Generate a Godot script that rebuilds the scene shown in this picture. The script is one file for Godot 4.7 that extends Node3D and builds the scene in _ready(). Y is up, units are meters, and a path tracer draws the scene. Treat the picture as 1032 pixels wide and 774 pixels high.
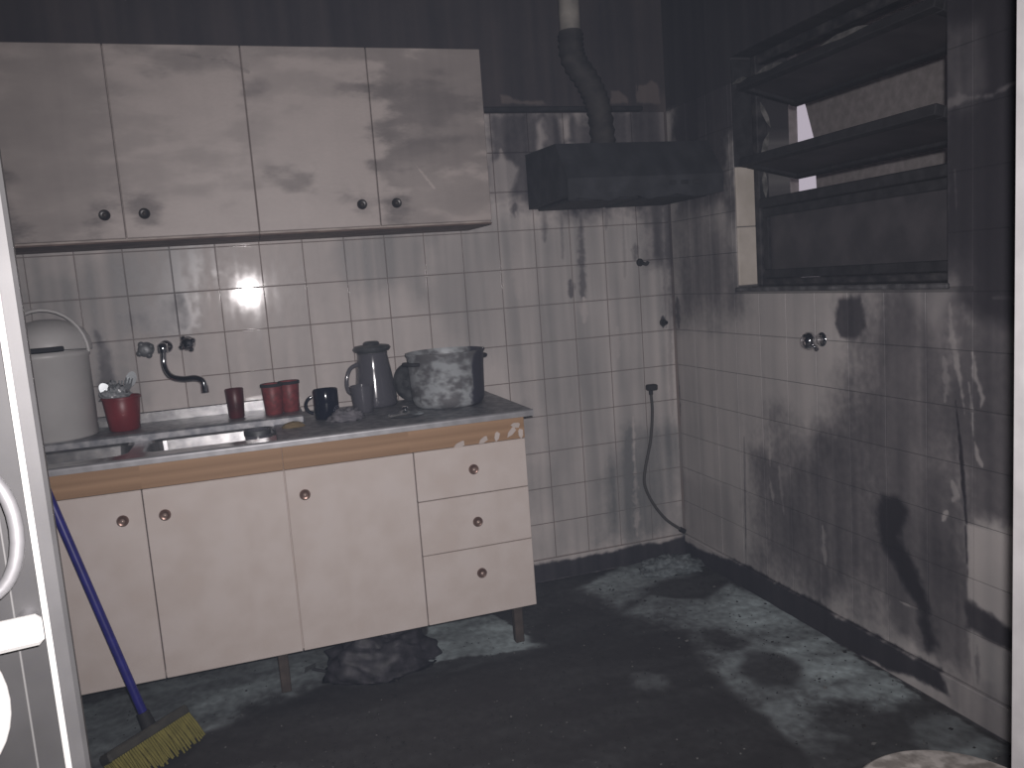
extends Node3D
# A small burnt-out kitchen, seen from its doorway and lit by the flash of the camera.
# x runs along the back wall, y up from the floor, z towards the doorway.

const DUST := 0
const SOOT := 1
const BACK := -3.13      # plane of the tiles on the back wall
const SIDE := 1.745      # plane of the tiles on the right wall
const LEFT := -0.84
const TILE := 0.1517
const TOP := 1.911       # upper edge of the tiles
const CEIL := 2.62
const FRONT := -0.80     # kitchen face of the wall with the doorway

var rng := RandomNumberGenerator.new()
var M := {}
var taken := {}
var org := Vector3.ZERO          # where the thing being built stands; shapes are given in room coordinates
var uv_of := ""           # room coordinates to texture coordinates, where a stain map is used

# ------------------------------------------------------------------ helpers
func L(r: float, g: float, b: float) -> Color:
	return Color(r, g, b).linear_to_srgb()

func mat(c: Color, rough := 0.6, metal := 0.0) -> StandardMaterial3D:
	var m := StandardMaterial3D.new()
	m.albedo_color = c
	m.roughness = rough
	m.metallic = metal
	return m

func noise_image(n: int, freq: float, seed_value: int, octaves := 4) -> Image:
	var f := FastNoiseLite.new()
	f.seed = seed_value
	f.frequency = freq
	f.fractal_octaves = octaves
	f.noise_type = FastNoiseLite.TYPE_SIMPLEX_SMOOTH
	return f.get_seamless_image(n, n)

# two colours mixed by noise, laid on the object from three sides
func mottled(a: Color, b: Color, freq: float, seed_value: int, rough: float, metal := 0.0, scale := 2.0, contrast := 1.6, world := false) -> StandardMaterial3D:
	var im := noise_image(256, freq, seed_value, 5)
	var d := im.get_data()
	var px := PackedByteArray()
	px.resize(256 * 256 * 3)
	for i in 65536:
		var t := clampf((d[i] / 255.0 - 0.5) * contrast + 0.5, 0.0, 1.0)
		px[i * 3] = int(255.0 * lerpf(a.r, b.r, t))
		px[i * 3 + 1] = int(255.0 * lerpf(a.g, b.g, t))
		px[i * 3 + 2] = int(255.0 * lerpf(a.b, b.b, t))
	var m := mat(Color.WHITE, rough, metal)
	m.albedo_texture = ImageTexture.create_from_image(Image.create_from_data(256, 256, false, Image.FORMAT_RGB8, px))
	m.uv1_triplanar = true
	m.uv1_world_triplanar = world
	m.uv1_scale = Vector3(scale, scale, scale)
	return m

func begin() -> SurfaceTool:
	var st := SurfaceTool.new()
	st.begin(Mesh.PRIMITIVE_TRIANGLES)
	return st

func map_uv(p: Vector3) -> Vector2:
	if uv_of == "back":
		return Vector2((p.x - LEFT) / (SIDE + 0.06 - LEFT), 1.0 - p.y / CEIL)
	if uv_of == "right":
		return Vector2((p.z - (BACK - 0.06)) / (FRONT - (BACK - 0.06)), 1.0 - p.y / CEIL)
	if uv_of == "floor":
		return Vector2((p.x - LEFT) / (SIDE + 0.06 - LEFT), 1.0 - (p.z - (BACK - 0.06)) / (-0.4 - (BACK - 0.06)))
	return Vector2((p.x + 0.76) / 1.64, 1.0 - (p.y - 1.45) / 0.64)      # doors of the wall cupboards

func vert(st: SurfaceTool, p: Vector3, n: Vector3, uv := Vector2.ZERO) -> void:
	st.set_normal(n)
	st.set_uv(map_uv(p) if uv_of != "" else uv)
	st.add_vertex(p - org)

# flat triangle / quad whose front looks towards out
func tri(st: SurfaceTool, a: Vector3, b: Vector3, c: Vector3, out: Vector3, ua := Vector2.ZERO, ub := Vector2.ZERO, uc := Vector2.ZERO) -> void:
	var n := (a - c).cross(a - b)
	if n.length_squared() < 1e-16:
		return
	n = n.normalized()
	if n.dot(out) < 0.0:
		n = -n
		vert(st, a, n, ua); vert(st, c, n, uc); vert(st, b, n, ub)
	else:
		vert(st, a, n, ua); vert(st, b, n, ub); vert(st, c, n, uc)

func quad(st: SurfaceTool, a: Vector3, b: Vector3, c: Vector3, d: Vector3, out: Vector3, ua := Vector2.ZERO, ub := Vector2.ZERO, uc := Vector2.ZERO, ud := Vector2.ZERO) -> void:
	tri(st, a, b, c, out, ua, ub, uc)
	tri(st, a, c, d, out, ua, uc, ud)

# box with chamfered edges
func cbox(st: SurfaceTool, at: Vector3, size: Vector3, bev := 0.002, turn := Basis.IDENTITY) -> void:
	var h := size * 0.5
	bev = minf(bev, minf(h.x, minf(h.y, h.z)) * 0.95)
	var P := func(i: int, s: Vector3) -> Vector3:   # corner s on the face across axis i
		var q := Vector3(s.x * (h.x - bev), s.y * (h.y - bev), s.z * (h.z - bev))
		q[i] = s[i] * h[i]
		return at + turn * q
	for i in 3:
		var j := (i + 1) % 3
		var k := (i + 2) % 3
		for si in [-1.0, 1.0]:
			var c := []
			for e in [[-1.0, -1.0], [1.0, -1.0], [1.0, 1.0], [-1.0, 1.0]]:
				var s := Vector3.ZERO
				s[i] = si; s[j] = e[0]; s[k] = e[1]
				c.append(P.call(i, s))
			var o := Vector3.ZERO
			o[i] = si
			quad(st, c[0], c[1], c[2], c[3], turn * o)
			if bev <= 0.0:
				continue
			for sj in [-1.0, 1.0]:
				var s1 := Vector3.ZERO
				s1[i] = si; s1[j] = sj; s1[k] = -1.0
				var s2 := s1
				s2[k] = 1.0
				var o2 := Vector3.ZERO
				o2[i] = si; o2[j] = sj
				quad(st, P.call(i, s1), P.call(i, s2), P.call(j, s2), P.call(j, s1), turn * o2)
	if bev > 0.0:
		for sx in [-1.0, 1.0]:
			for sy in [-1.0, 1.0]:
				for sz in [-1.0, 1.0]:
					var s := Vector3(sx, sy, sz)
					tri(st, P.call(0, s), P.call(1, s), P.call(2, s), turn * s)

# profile of (radius, height) turned about y; outside lies to the right of its direction of travel upwards
func lathe(st: SurfaceTool, prof: Array, segs := 32, xf := Transform3D.IDENTITY, arc := TAU, dent := 0.0) -> void:
	var n := prof.size()
	var segn := []
	var len_at := [0.0]
	for i in n - 1:
		var d: Vector2 = prof[i + 1] - prof[i]
		segn.append(Vector2(d.y, -d.x).normalized())
		len_at.append(len_at[i] + d.length())
	var total: float = maxf(len_at[n - 1], 1e-6)
	var f := FastNoiseLite.new()
	f.frequency = 1.0
	f.seed = 77
	var place := func(p: Vector2, a: float) -> Vector3:
		var q := Vector3(p.x * cos(a), p.y, p.x * sin(a))
		if dent > 0.0 and p.x > 0.001:
			var w := f.get_noise_3d(q.x * 22.0, q.y * 22.0, q.z * 22.0)
			q.x *= 1.0 + w * dent / p.x
			q.z *= 1.0 + w * dent / p.x
		return xf * q
	for i in n - 1:
		var n0: Vector2 = segn[i]
		var n1: Vector2 = segn[i]
		if i > 0 and segn[i - 1].dot(segn[i]) > 0.6:
			n0 = (segn[i - 1] + segn[i]).normalized()
		if i < n - 2 and segn[i + 1].dot(segn[i]) > 0.6:
			n1 = (segn[i + 1] + segn[i]).normalized()
		for k in segs:
			var a := arc * k / segs
			var b := arc * (k + 1) / segs
			var na := xf.basis * Vector3(n0.x * cos(a), n0.y, n0.x * sin(a))
			var nb := xf.basis * Vector3(n0.x * cos(b), n0.y, n0.x * sin(b))
			var nc := xf.basis * Vector3(n1.x * cos(b), n1.y, n1.x * sin(b))
			var nd := xf.basis * Vector3(n1.x * cos(a), n1.y, n1.x * sin(a))
			var pa: Vector3 = place.call(prof[i], a)
			var pb: Vector3 = place.call(prof[i], b)
			var pc: Vector3 = place.call(prof[i + 1], b)
			var pd: Vector3 = place.call(prof[i + 1], a)
			var u0 := float(k) / segs
			var u1 := float(k + 1) / segs
			var v0: float = 1.0 - len_at[i] / total
			var v1: float = 1.0 - len_at[i + 1] / total
			if prof[i].x > 1e-5:
				vert(st, pa, na.normalized(), Vector2(u0, v0)); vert(st, pb, nb.normalized(), Vector2(u1, v0)); vert(st, pc, nc.normalized(), Vector2(u1, v1))
			if prof[i + 1].x > 1e-5:
				vert(st, pa, na.normalized(), Vector2(u0, v0)); vert(st, pc, nc.normalized(), Vector2(u1, v1)); vert(st, pd, nd.normalized(), Vector2(u0, v1))

func tube(st: SurfaceTool, pts: Array, radius, segs := 10, caps := true) -> void:
	var n := pts.size()
	var up := Vector3.UP
	var rings := []
	var dirs := []
	for i in n:
		var d: Vector3 = (pts[mini(i + 1, n - 1)] - pts[maxi(i - 1, 0)]).normalized()
		dirs.append(d)
		if i == 0:
			up = Vector3.UP if absf(d.y) < 0.9 else Vector3.RIGHT
		up = (up - d * up.dot(d)).normalized()
		var side := d.cross(up)
		var r: float = radius[i] if radius is Array else radius
		var ring := []
		for k in segs + 1:
			var a := TAU * k / segs
			var o := up * cos(a) + side * sin(a)
			ring.append([pts[i] + o * r, o])
		rings.append(ring)
	for i in n - 1:
		for k in segs:
			var a = rings[i][k]
			var b = rings[i][k + 1]
			var c = rings[i + 1][k + 1]
			var d = rings[i + 1][k]
			var turned: bool = (a[0] - c[0]).cross(a[0] - b[0]).dot(a[1] + b[1]) < 0.0
			var ts := [[a, b, c], [a, c, d]]
			for t in ts:
				var order := [0, 2, 1] if turned else [0, 1, 2]
				for o in order:
					vert(st, t[o][0], t[o][1])
	if caps:
		for e in [0, n - 1]:
			var out: Vector3 = dirs[e] * (-1.0 if e == 0 else 1.0)
			for k in segs:
				tri(st, pts[e], rings[e][k][0], rings[e][k + 1][0], out)

# flat outline (in the xy plane of xf) given a thickness along z of xf
func slab(st: SurfaceTool, outline: Array, thick: float, xf: Transform3D) -> void:
	var pv := PackedVector2Array(outline)
	if Geometry2D.is_polygon_clockwise(pv):
		pv.reverse()
	var idx := Geometry2D.triangulate_polygon(pv)
	for s in [-1.0, 1.0]:
		for i in range(0, idx.size(), 3):
			tri(st, xf * Vector3(pv[idx[i]].x, pv[idx[i]].y, s * thick * 0.5), xf * Vector3(pv[idx[i + 1]].x, pv[idx[i + 1]].y, s * thick * 0.5), xf * Vector3(pv[idx[i + 2]].x, pv[idx[i + 2]].y, s * thick * 0.5), xf.basis * Vector3(0, 0, s))
	for i in pv.size():
		var a := pv[i]
		var b := pv[(i + 1) % pv.size()]
		var o := Vector3(b.y - a.y, a.x - b.x, 0)
		quad(st, xf * Vector3(a.x, a.y, -thick * 0.5), xf * Vector3(b.x, b.y, -thick * 0.5), xf * Vector3(b.x, b.y, thick * 0.5), xf * Vector3(a.x, a.y, thick * 0.5), xf.basis * o)

func curve(pts: Array, steps := 6) -> Array:
	var out := []
	for i in pts.size() - 1:
		var p0: Vector3 = pts[maxi(i - 1, 0)]
		var p1: Vector3 = pts[i]
		var p2: Vector3 = pts[i + 1]
		var p3: Vector3 = pts[mini(i + 2, pts.size() - 1)]
		for k in steps:
			out.append(p1.cubic_interpolate(p2, p0, p3, float(k) / steps))
	out.append(pts[pts.size() - 1])
	return out

func numbered(called: String) -> String:
	if not taken.has(called):
		taken[called] = 0
		return called
	taken[called] += 1
	return "%s_%03d" % [called, taken[called]]

func obj(called: String, st: SurfaceTool, m: Material, parent: Node = self, at := Vector3.ZERO) -> MeshInstance3D:
	var o := MeshInstance3D.new()
	o.name = numbered(called) if parent == self else called
	o.mesh = st.commit()
	o.material_override = m
	o.position = at
	o.cast_shadow = GeometryInstance3D.SHADOW_CASTING_SETTING_ON
	parent.add_child(o, true)
	return o

func tag(o: Node, label: String, category: String, group := "") -> Node:
	o.set_meta("label", label)
	o.set_meta("category", category)
	if group != "":
		o.set_meta("group", group)
	return o

func thing(called: String, label: String, category: String, at := Vector3.ZERO, group := "") -> Node3D:
	var o := Node3D.new()
	o.name = numbered(called)
	add_child(o)
	o.position = at
	org = at
	tag(o, label, category, group)
	return o

func setting(called: String, label: String, category: String, at := Vector3.ZERO) -> Node3D:
	var o := thing(called, label, category, at)
	o.set_meta("kind", "structure")
	return o

# ------------------------------------------------------------------ stains on the big surfaces, in metres on the surface itself
class Stain:
	var n := 768
	var a0: float; var a1: float; var b0: float; var b1: float
	var lay := [PackedFloat32Array(), PackedFloat32Array()]
	var wob: PackedByteArray      # patchy noise
	var fine: PackedByteArray     # grain
	var drip: PackedByteArray     # drawn out downwards

	func _init(r: Array, noise: Array) -> void:
		a0 = r[0]; a1 = r[1]; b0 = r[2]; b1 = r[3]
		wob = noise[0]; fine = noise[1]; drip = noise[2]
		for k in 2:
			lay[k].resize(n * n)

	func fill(k: int, value: float) -> void:
		lay[k].fill(value)

	func poly(k: int, p: Array, value: float, edge: float, warp: float) -> void:
		var c := p.size() / 2
		var lo := Vector2(1e9, 1e9)
		var hi := -lo
		for i in c:
			var q := Vector2(p[2 * i], p[2 * i + 1])
			lo = lo.min(q); hi = hi.max(q)
		var grow := edge + warp
		var i0 := clampi(int((lo.x - grow - a0) / (a1 - a0) * n), 0, n - 1)
		var i1 := clampi(int((hi.x + grow - a0) / (a1 - a0) * n), 0, n - 1)
		var j0 := clampi(int((lo.y - grow - b0) / (b1 - b0) * n), 0, n - 1)
		var j1 := clampi(int((hi.y + grow - b0) / (b1 - b0) * n), 0, n - 1)
		var arr: PackedFloat32Array = lay[k]
		for j in range(j0, j1 + 1):
			var y := b0 + (j + 0.5) / n * (b1 - b0)
			for i in range(i0, i1 + 1):
				var x := a0 + (i + 0.5) / n * (a1 - a0)
				var at := j * n + i
				var inside := false
				var d2 := 1e9
				var px: float = p[2 * c - 2]
				var py: float = p[2 * c - 1]
				for e in c:
					var qx: float = p[2 * e]
					var qy: float = p[2 * e + 1]
					var ex := px - qx
					var ey := py - qy
					var wx := x - qx
					var wy := y - qy
					var t := clampf((wx * ex + wy * ey) / (ex * ex + ey * ey + 1e-9), 0.0, 1.0)
					var dx := wx - ex * t
					var dy := wy - ey * t
					d2 = minf(d2, dx * dx + dy * dy)
					if (qy > y) != (py > y) and x < (px - qx) * (y - qy) / (py - qy) + qx:
						inside = not inside
					px = qx; py = qy
				var d := sqrt(d2) * (1.0 if inside else -1.0)
				d += (wob[at] / 255.0 - 0.5) * 2.0 * warp + (fine[at] / 255.0 - 0.5) * (edge * 0.35 + 0.006)
				var m := clampf(d / edge * 0.5 + 0.5, 0.0, 1.0)
				if m > 0.0:
					m = m * m * (3.0 - 2.0 * m)
					arr[at] = lerpf(arr[at], value, m)
		lay[k] = arr

	func line(k: int, p: Array, width: float, value: float, warp: float) -> void:
		var c := p.size() / 2
		var arr: PackedFloat32Array = lay[k]
		for s in c - 1:
			var u := Vector2(p[2 * s], p[2 * s + 1])
			var v := Vector2(p[2 * s + 2], p[2 * s + 3])
			var lo := u.min(v) - Vector2.ONE * (width + warp)
			var hi := u.max(v) + Vector2.ONE * (width + warp)
			var i0 := clampi(int((lo.x - a0) / (a1 - a0) * n), 0, n - 1)
			var i1 := clampi(int((hi.x - a0) / (a1 - a0) * n), 0, n - 1)
			var j0 := clampi(int((lo.y - b0) / (b1 - b0) * n), 0, n - 1)
			var j1 := clampi(int((hi.y - b0) / (b1 - b0) * n), 0, n - 1)
			for j in range(j0, j1 + 1):
				for i in range(i0, i1 + 1):
					var q := Vector2(a0 + (i + 0.5) / n * (a1 - a0), b0 + (j + 0.5) / n * (b1 - b0))
					var at := j * n + i
					var near := Geometry2D.get_closest_point_to_segment(q, u, v)
					var t := (s + u.distance_to(near) / maxf(u.distance_to(v), 1e-6)) / (c - 1.0)
					var wide := width * (0.25 + 0.75 * sqrt(maxf(sin(PI * t), 0.0)))
					var d := q.distance_to(near) + (wob[at] / 255.0 - 0.5) * warp + (fine[at] / 255.0 - 0.5) * wide * 1.2
					var m := clampf((wide - d) / (wide * 0.8), 0.0, 1.0) * clampf(0.35 + 1.6 * (drip[at] / 255.0 - 0.15), 0.2, 1.0)
					if m > 0.0:
						arr[at] = lerpf(arr[at], value, m)
		lay[k] = arr

	# colour and roughness images; bottom row of the image is b0
	func bake(clean: Color, dusty: Color, sooty: Color, r_clean: float, r_dusty: float, r_sooty: float, streaks: float, grain: float) -> Array:
		var col := PackedByteArray()
		col.resize(n * n * 3)
		var rough := PackedByteArray()
		rough.resize(n * n)
		var D: PackedFloat32Array = lay[0]
		var S: PackedFloat32Array = lay[1]
		for j in n:
			var row := (n - 1 - j) * n
			for i in n:
				var at := j * n + i
				var dr := drip[at] / 255.0 - 0.5
				var fi := fine[at] / 255.0 - 0.5
				var wo := wob[at] / 255.0 - 0.5
				var d := D[at]
				var s := S[at]
				d = clampf(d + (dr * streaks + wo * 0.28 + fi * grain) * (0.2 + d), 0.0, 1.0)
				s = clampf(s + (dr * streaks * 0.7 + wo * 0.22 + fi * grain) * minf(s, 1.12 - s) * 1.5, 0.0, 1.0)
				var o := (row + i) * 3
				var v := 1.0 + fi * 0.05
				col[o] = int(clampf(lerpf(lerpf(clean.r, dusty.r, d), sooty.r, s) * v, 0.0, 1.0) * 255.0)
				col[o + 1] = int(clampf(lerpf(lerpf(clean.g, dusty.g, d), sooty.g, s) * v, 0.0, 1.0) * 255.0)
				col[o + 2] = int(clampf(lerpf(lerpf(clean.b, dusty.b, d), sooty.b, s) * v, 0.0, 1.0) * 255.0)
				rough[row + i] = int(clampf(lerpf(lerpf(r_clean, r_dusty, d), r_sooty, s), 0.0, 1.0) * 255.0)
		return [Image.create_from_data(n, n, false, Image.FORMAT_RGB8, col), Image.create_from_data(n, n, false, Image.FORMAT_L8, rough)]

func stain_noise(seed_value: int, upright: bool) -> Array:
	var out := []
	var n := 768
	out.append(noise_image(n, 0.008, seed_value, 5).get_data())
	out.append(noise_image(n, 0.09, seed_value + 1, 3).get_data())
	var d := noise_image(256, 0.13, seed_value + 2, 4)
	d = d.get_region(Rect2i(0, 0, 256, 14) if upright else Rect2i(0, 0, 36, 160))
	d.resize(n, n, Image.INTERPOLATE_CUBIC)
	out.append(d.get_data())
	return out

func stained(images: Array) -> StandardMaterial3D:
	var m := mat(Color.WHITE, 1.0)
	m.albedo_texture = ImageTexture.create_from_image(images[0])
	m.roughness_texture = ImageTexture.create_from_image(images[1])
	return m

func _ready() -> void:
	rng.seed = 20
	view_and_light()
	var soot_maps := paint_surfaces()
	materials()
	build_shell(soot_maps)
	build_window()
	build_door()
	build_upper_cabinets()
	build_base_cabinets()
	build_worktop()
	build_hood()
	build_fittings()
	build_crockery()
	build_floor_things()
	build_haze()

func view_and_light() -> void:
	var cam := Camera3D.new()
	cam.name = "camera"
	add_child(cam)
	cam.fov = 50.42
	cam.near = 0.02
	cam.far = 100.0
	cam.transform = Transform3D(Basis(Vector3(0.948276, -0.072095, 0.309152), Vector3(0.107839, 0.989115, -0.100115), Vector3(-0.298569, 0.128276, 0.945728)), Vector3(0, 1.27, 0))
	cam.current = true
	var we := WorldEnvironment.new()
	var e := Environment.new()
	e.background_mode = Environment.BG_COLOR
	e.background_color = Color(0.70, 0.665, 0.71)      # pale evening sky
	e.tonemap_mode = Environment.TONE_MAPPER_LINEAR
	e.tonemap_exposure = 1.0
	e.sdfgi_enabled = true
	e.ssao_enabled = true
	e.ssil_enabled = true
	e.volumetric_fog_enabled = true
	e.volumetric_fog_density = 0.0
	we.environment = e
	add_child(we)
	# the flash beside the lens: a small lamp with a wide soft-edged beam
	var flash := SpotLight3D.new()
	flash.name = "camera_flash"
	add_child(flash)
	flash.transform = cam.transform
	flash.position += cam.basis.x * 0.02 + cam.basis.y * 0.04
	flash.light_energy = 4.0
	flash.light_color = Color(1.0, 0.97, 0.97)
	flash.light_size = 0.012
	flash.spot_range = 14.0
	flash.spot_attenuation = 2.0
	flash.spot_angle = 62.0
	flash.spot_angle_attenuation = 1.0
	flash.shadow_enabled = true

# what the fire, the smoke and the hose water left on the surfaces, and one plain dark band
func paint_surfaces() -> Dictionary:
	var back := Stain.new([LEFT, SIDE + 0.06, 0.0, CEIL], stain_noise(11, true))
	var right := Stain.new([BACK - 0.06, FRONT, 0.0, CEIL], stain_noise(23, true))
	var ground := Stain.new([LEFT, SIDE + 0.06, BACK - 0.06, -0.4], stain_noise(37, false))
	back.fill(DUST, 0.12)
	back.poly(SOOT, [LEFT - 0.3, TOP, SIDE + 0.3, TOP, SIDE + 0.3, CEIL + 0.3, LEFT - 0.3, CEIL + 0.3], 0.72, 0.01, 0.0)
	right.fill(DUST, 0.44)
	right.fill(SOOT, 0.02)
	right.poly(SOOT, [BACK - 0.3, TOP, FRONT + 0.3, TOP, FRONT + 0.3, CEIL + 0.3, BACK - 0.3, CEIL + 0.3], 0.80, 0.02, 0.0)
	ground.fill(DUST, 0.14)
	back.poly(DUST, [0.669, 1.463, 0.971, 1.493, 1.813, 1.511, 1.764, 0.053, 1.031, 0.027, 1.066, 0.618, 0.940, 0.818, 0.652, 1.047], 0.42, 0.120, 0.100)
	back.poly(DUST, [-0.726, 1.490, -0.087, 1.474, -0.192, 1.285, -0.336, 1.173, -0.395, 0.950, -0.538, 0.826, -0.782, 0.840], 0.62, 0.120, 0.100)
	back.poly(DUST, [0.368, 1.471, 0.727, 1.459, 0.667, 1.219, 0.476, 1.234, 0.375, 1.353], 0.50, 0.060, 0.080)
	back.poly(SOOT, [0.957, 1.933, 1.751, 1.928, 1.813, 1.503, 1.107, 1.526, 1.000, 1.604, 0.966, 1.738], 0.70, 0.050, 0.050)
	back.poly(SOOT, [1.734, 1.961, 1.883, 1.960, 1.797, 1.005, 1.721, 1.011, 1.719, 1.515], 0.50, 0.040, 0.050)
	back.poly(SOOT, [-0.423, 1.240, -0.226, 1.270, -0.192, 1.221, -0.287, 1.169, -0.399, 1.179], 0.22, 0.030, 0.050)
	back.poly(SOOT, [-0.521, 1.214, -0.482, 1.200, -0.461, 1.112, -0.465, 0.976, -0.518, 0.957, -0.510, 1.096], 0.52, 0.012, 0.012)  # darker curved band on the tiles between the can and the beaker
	back.poly(SOOT, [1.592, 1.723, 1.824, 1.717, 1.801, 1.260, 1.637, 1.304], 0.50, 0.050, 0.050)
	back.poly(DUST, [1.457, 0.610, 1.776, 0.570, 1.751, 0.078, 1.309, 0.109, 1.392, 0.315], 0.82, 0.060, 0.060)
	back.poly(SOOT, [0.7, 0.082, 1.9, 0.082, 1.9, -0.2, 0.7, -0.2], 0.93, 0.008, 0.02)
	back.line(SOOT, [1.334, 1.516, 1.321, 1.149], 0.022, 0.42, 0.010)
	back.line(SOOT, [1.251, 1.519, 1.244, 1.329], 0.012, 0.30, 0.010)
	back.line(SOOT, [1.174, 1.523, 1.169, 1.401], 0.018, 0.35, 0.010)
	back.line(SOOT, [1.444, 1.511, 1.442, 1.438], 0.014, 0.35, 0.010)
	back.line(SOOT, [1.524, 1.499, 1.517, 1.237], 0.010, 0.20, 0.010)
	back.line(SOOT, [1.710, 1.515, 1.700, 1.013], 0.012, 0.35, 0.010)
	back.line(SOOT, [1.718, 1.139, 1.708, 0.623], 0.012, 0.32, 0.010)
	back.line(SOOT, [1.272, 1.246, 1.269, 1.173], 0.020, 0.50, 0.010)
	back.line(SOOT, [1.055, 1.563, 1.053, 1.505], 0.020, 0.60, 0.010)
	back.line(SOOT, [1.685, 1.066, 1.684, 1.015], 0.012, 0.70, 0.010)
	back.line(SOOT, [1.572, 1.378, 1.570, 1.308], 0.020, 0.30, 0.010)
	back.line(DUST, [1.014, 1.775, 1.002, 1.526], 0.020, 0.12, 0.010)
	back.line(SOOT, [1.014, 1.775, 1.002, 1.526], 0.020, 0.06, 0.010)
	back.line(DUST, [1.057, 1.528, 1.042, 1.191], 0.030, 0.22, 0.010)
	back.line(SOOT, [1.057, 1.528, 1.042, 1.191], 0.030, 0.06, 0.010)
	back.line(DUST, [1.096, 0.614, 1.082, 0.277], 0.012, 0.20, 0.010)
	back.line(SOOT, [1.096, 0.614, 1.082, 0.277], 0.012, 0.06, 0.010)
	back.line(DUST, [1.324, 1.169, 1.320, 1.067], 0.020, 0.10, 0.010)
	back.line(SOOT, [1.324, 1.169, 1.320, 1.067], 0.020, 0.06, 0.010)
	back.line(DUST, [1.289, 0.842, 1.276, 0.462], 0.008, 0.15, 0.010)
	back.line(SOOT, [1.289, 0.842, 1.276, 0.462], 0.008, 0.06, 0.010)
	back.line(DUST, [1.520, 0.646, 1.511, 0.297], 0.012, 0.15, 0.010)
	back.line(SOOT, [1.520, 0.646, 1.511, 0.297], 0.012, 0.06, 0.010)
	back.line(DUST, [1.239, 0.764, 1.233, 0.596], 0.020, 0.25, 0.010)
	back.line(SOOT, [1.239, 0.764, 1.233, 0.596], 0.020, 0.06, 0.010)
	back.line(DUST, [1.469, 1.033, 1.465, 0.908], 0.020, 0.20, 0.010)
	back.line(SOOT, [1.469, 1.033, 1.465, 0.908], 0.020, 0.06, 0.010)
	back.line(DUST, [1.736, 0.663, 1.732, 0.443], 0.008, 0.10, 0.010)
	back.line(SOOT, [1.736, 0.663, 1.732, 0.443], 0.008, 0.06, 0.010)
	back.line(DUST, [1.517, 0.428, 1.509, 0.119], 0.020, 0.30, 0.010)
	back.line(SOOT, [1.517, 0.428, 1.509, 0.119], 0.020, 0.06, 0.010)
	back.poly(SOOT, [1.022, 1.985, 1.058, 1.985, 1.106, 1.959, 1.201, 1.955, 1.213, 1.943, 1.022, 1.941], 0.30, 0.006, 0.012)
	back.poly(SOOT, [1.501, 1.993, 1.536, 1.996, 1.575, 1.965, 1.574, 1.945, 1.498, 1.946], 0.30, 0.006, 0.012)
	back.poly(SOOT, [1.614, 2.016, 1.655, 2.020, 1.688, 2.040, 1.714, 2.016, 1.715, 1.949, 1.614, 1.949], 0.30, 0.006, 0.012)
	back.poly(SOOT, [1.269, 1.777, 1.296, 1.800, 1.373, 1.779, 1.372, 1.771, 1.273, 1.773], 0.30, 0.006, 0.012)
	back.poly(SOOT, [0.973, 1.719, 1.015, 1.737, 1.061, 1.690, 1.046, 1.602, 1.010, 1.565, 0.980, 1.604], 0.22, 0.015, 0.040)
	back.poly(SOOT, [1.165, 1.867, 1.192, 1.886, 1.203, 1.809, 1.175, 1.771], 0.22, 0.015, 0.040)
	back.poly(SOOT, [1.251, 1.893, 1.316, 1.900, 1.323, 1.807, 1.270, 1.789], 0.22, 0.015, 0.040)
	back.line(SOOT, [1.024, 2.324, 1.010, 1.993], 0.005, 0.72, 0.010)
	back.line(SOOT, [1.150, 2.328, 1.137, 1.993], 0.005, 0.70, 0.010)
	back.line(SOOT, [-0.203, 2.287, -0.209, 2.151], 0.005, 0.74, 0.010)
	back.line(SOOT, [-0.076, 2.290, -0.082, 2.153], 0.005, 0.72, 0.010)
	back.line(SOOT, [-0.476, 2.278, -0.484, 2.146], 0.005, 0.76, 0.010)
	back.line(SOOT, [0.725, 2.315, 0.723, 2.166], 0.005, 0.75, 0.010)
	back.line(SOOT, [0.291, 2.302, 0.287, 2.159], 0.005, 0.74, 0.010)
	back.line(SOOT, [1.628, 2.342, 1.621, 1.992], 0.005, 0.75, 0.010)
	back.line(SOOT, [1.496, 2.338, 1.487, 1.993], 0.005, 0.74, 0.010)

	right.poly(SOOT, [-3.065, 2.484, -1.457, 1.930, -1.452, 1.477, -1.705, 1.569, -1.704, 1.741, -2.661, 1.680, -2.676, 1.460, -3.061, 1.491], 0.80, 0.060, 0.060)
	right.poly(SOOT, [-3.058, 1.527, -2.644, 1.457, -2.651, 1.137, -3.105, 1.010], 0.42, 0.120, 0.080)
	right.poly(SOOT, [-1.715, 1.984, -1.457, 1.930, -1.448, 1.016, -1.599, 1.012, -1.688, 1.137, -1.705, 1.520], 0.93, 0.030, 0.040)
	right.poly(SOOT, [-1.701, 1.137, -1.448, 1.068, -1.443, 0.549, -1.639, 0.547, -1.683, 0.821], 0.64, 0.030, 0.040)
	right.poly(SOOT, [-2.016, 1.161, -1.774, 1.169, -1.675, 1.137, -1.629, 0.563, -1.607, 0.199, -1.706, 0.118, -1.800, 0.282, -1.932, 0.484, -2.091, 0.604, -2.114, 0.761, -2.038, 0.956], 0.64, 0.160, 0.080)
	right.poly(SOOT, [-2.044, 1.047, -1.675, 1.137, -1.620, 0.538, -1.746, 0.301, -1.912, 0.489], 0.60, 0.120, 0.060)
	right.poly(SOOT, [-2.636, 0.553, -2.401, 0.650, -2.053, 0.681, -1.914, 0.365, -1.878, 0.114, -2.059, 0.105, -2.369, 0.121, -2.559, 0.118], 0.54, 0.120, 0.100)
	right.poly(SOOT, [-2.352, 0.517, -1.970, 0.629, -1.896, 0.247, -2.209, 0.169], 0.58, 0.080, 0.080)
	right.poly(SOOT, [-3.166, 0.344, -2.797, 0.381, -2.664, 0.092, -3.053, 0.065], 0.12, 0.040, 0.060)
	right.poly(DUST, [-3.094, 1.137, -2.042, 1.137, -2.097, 0.699, -2.352, 0.517, -3.183, 0.157], 0.40, 0.100, 0.100)
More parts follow.
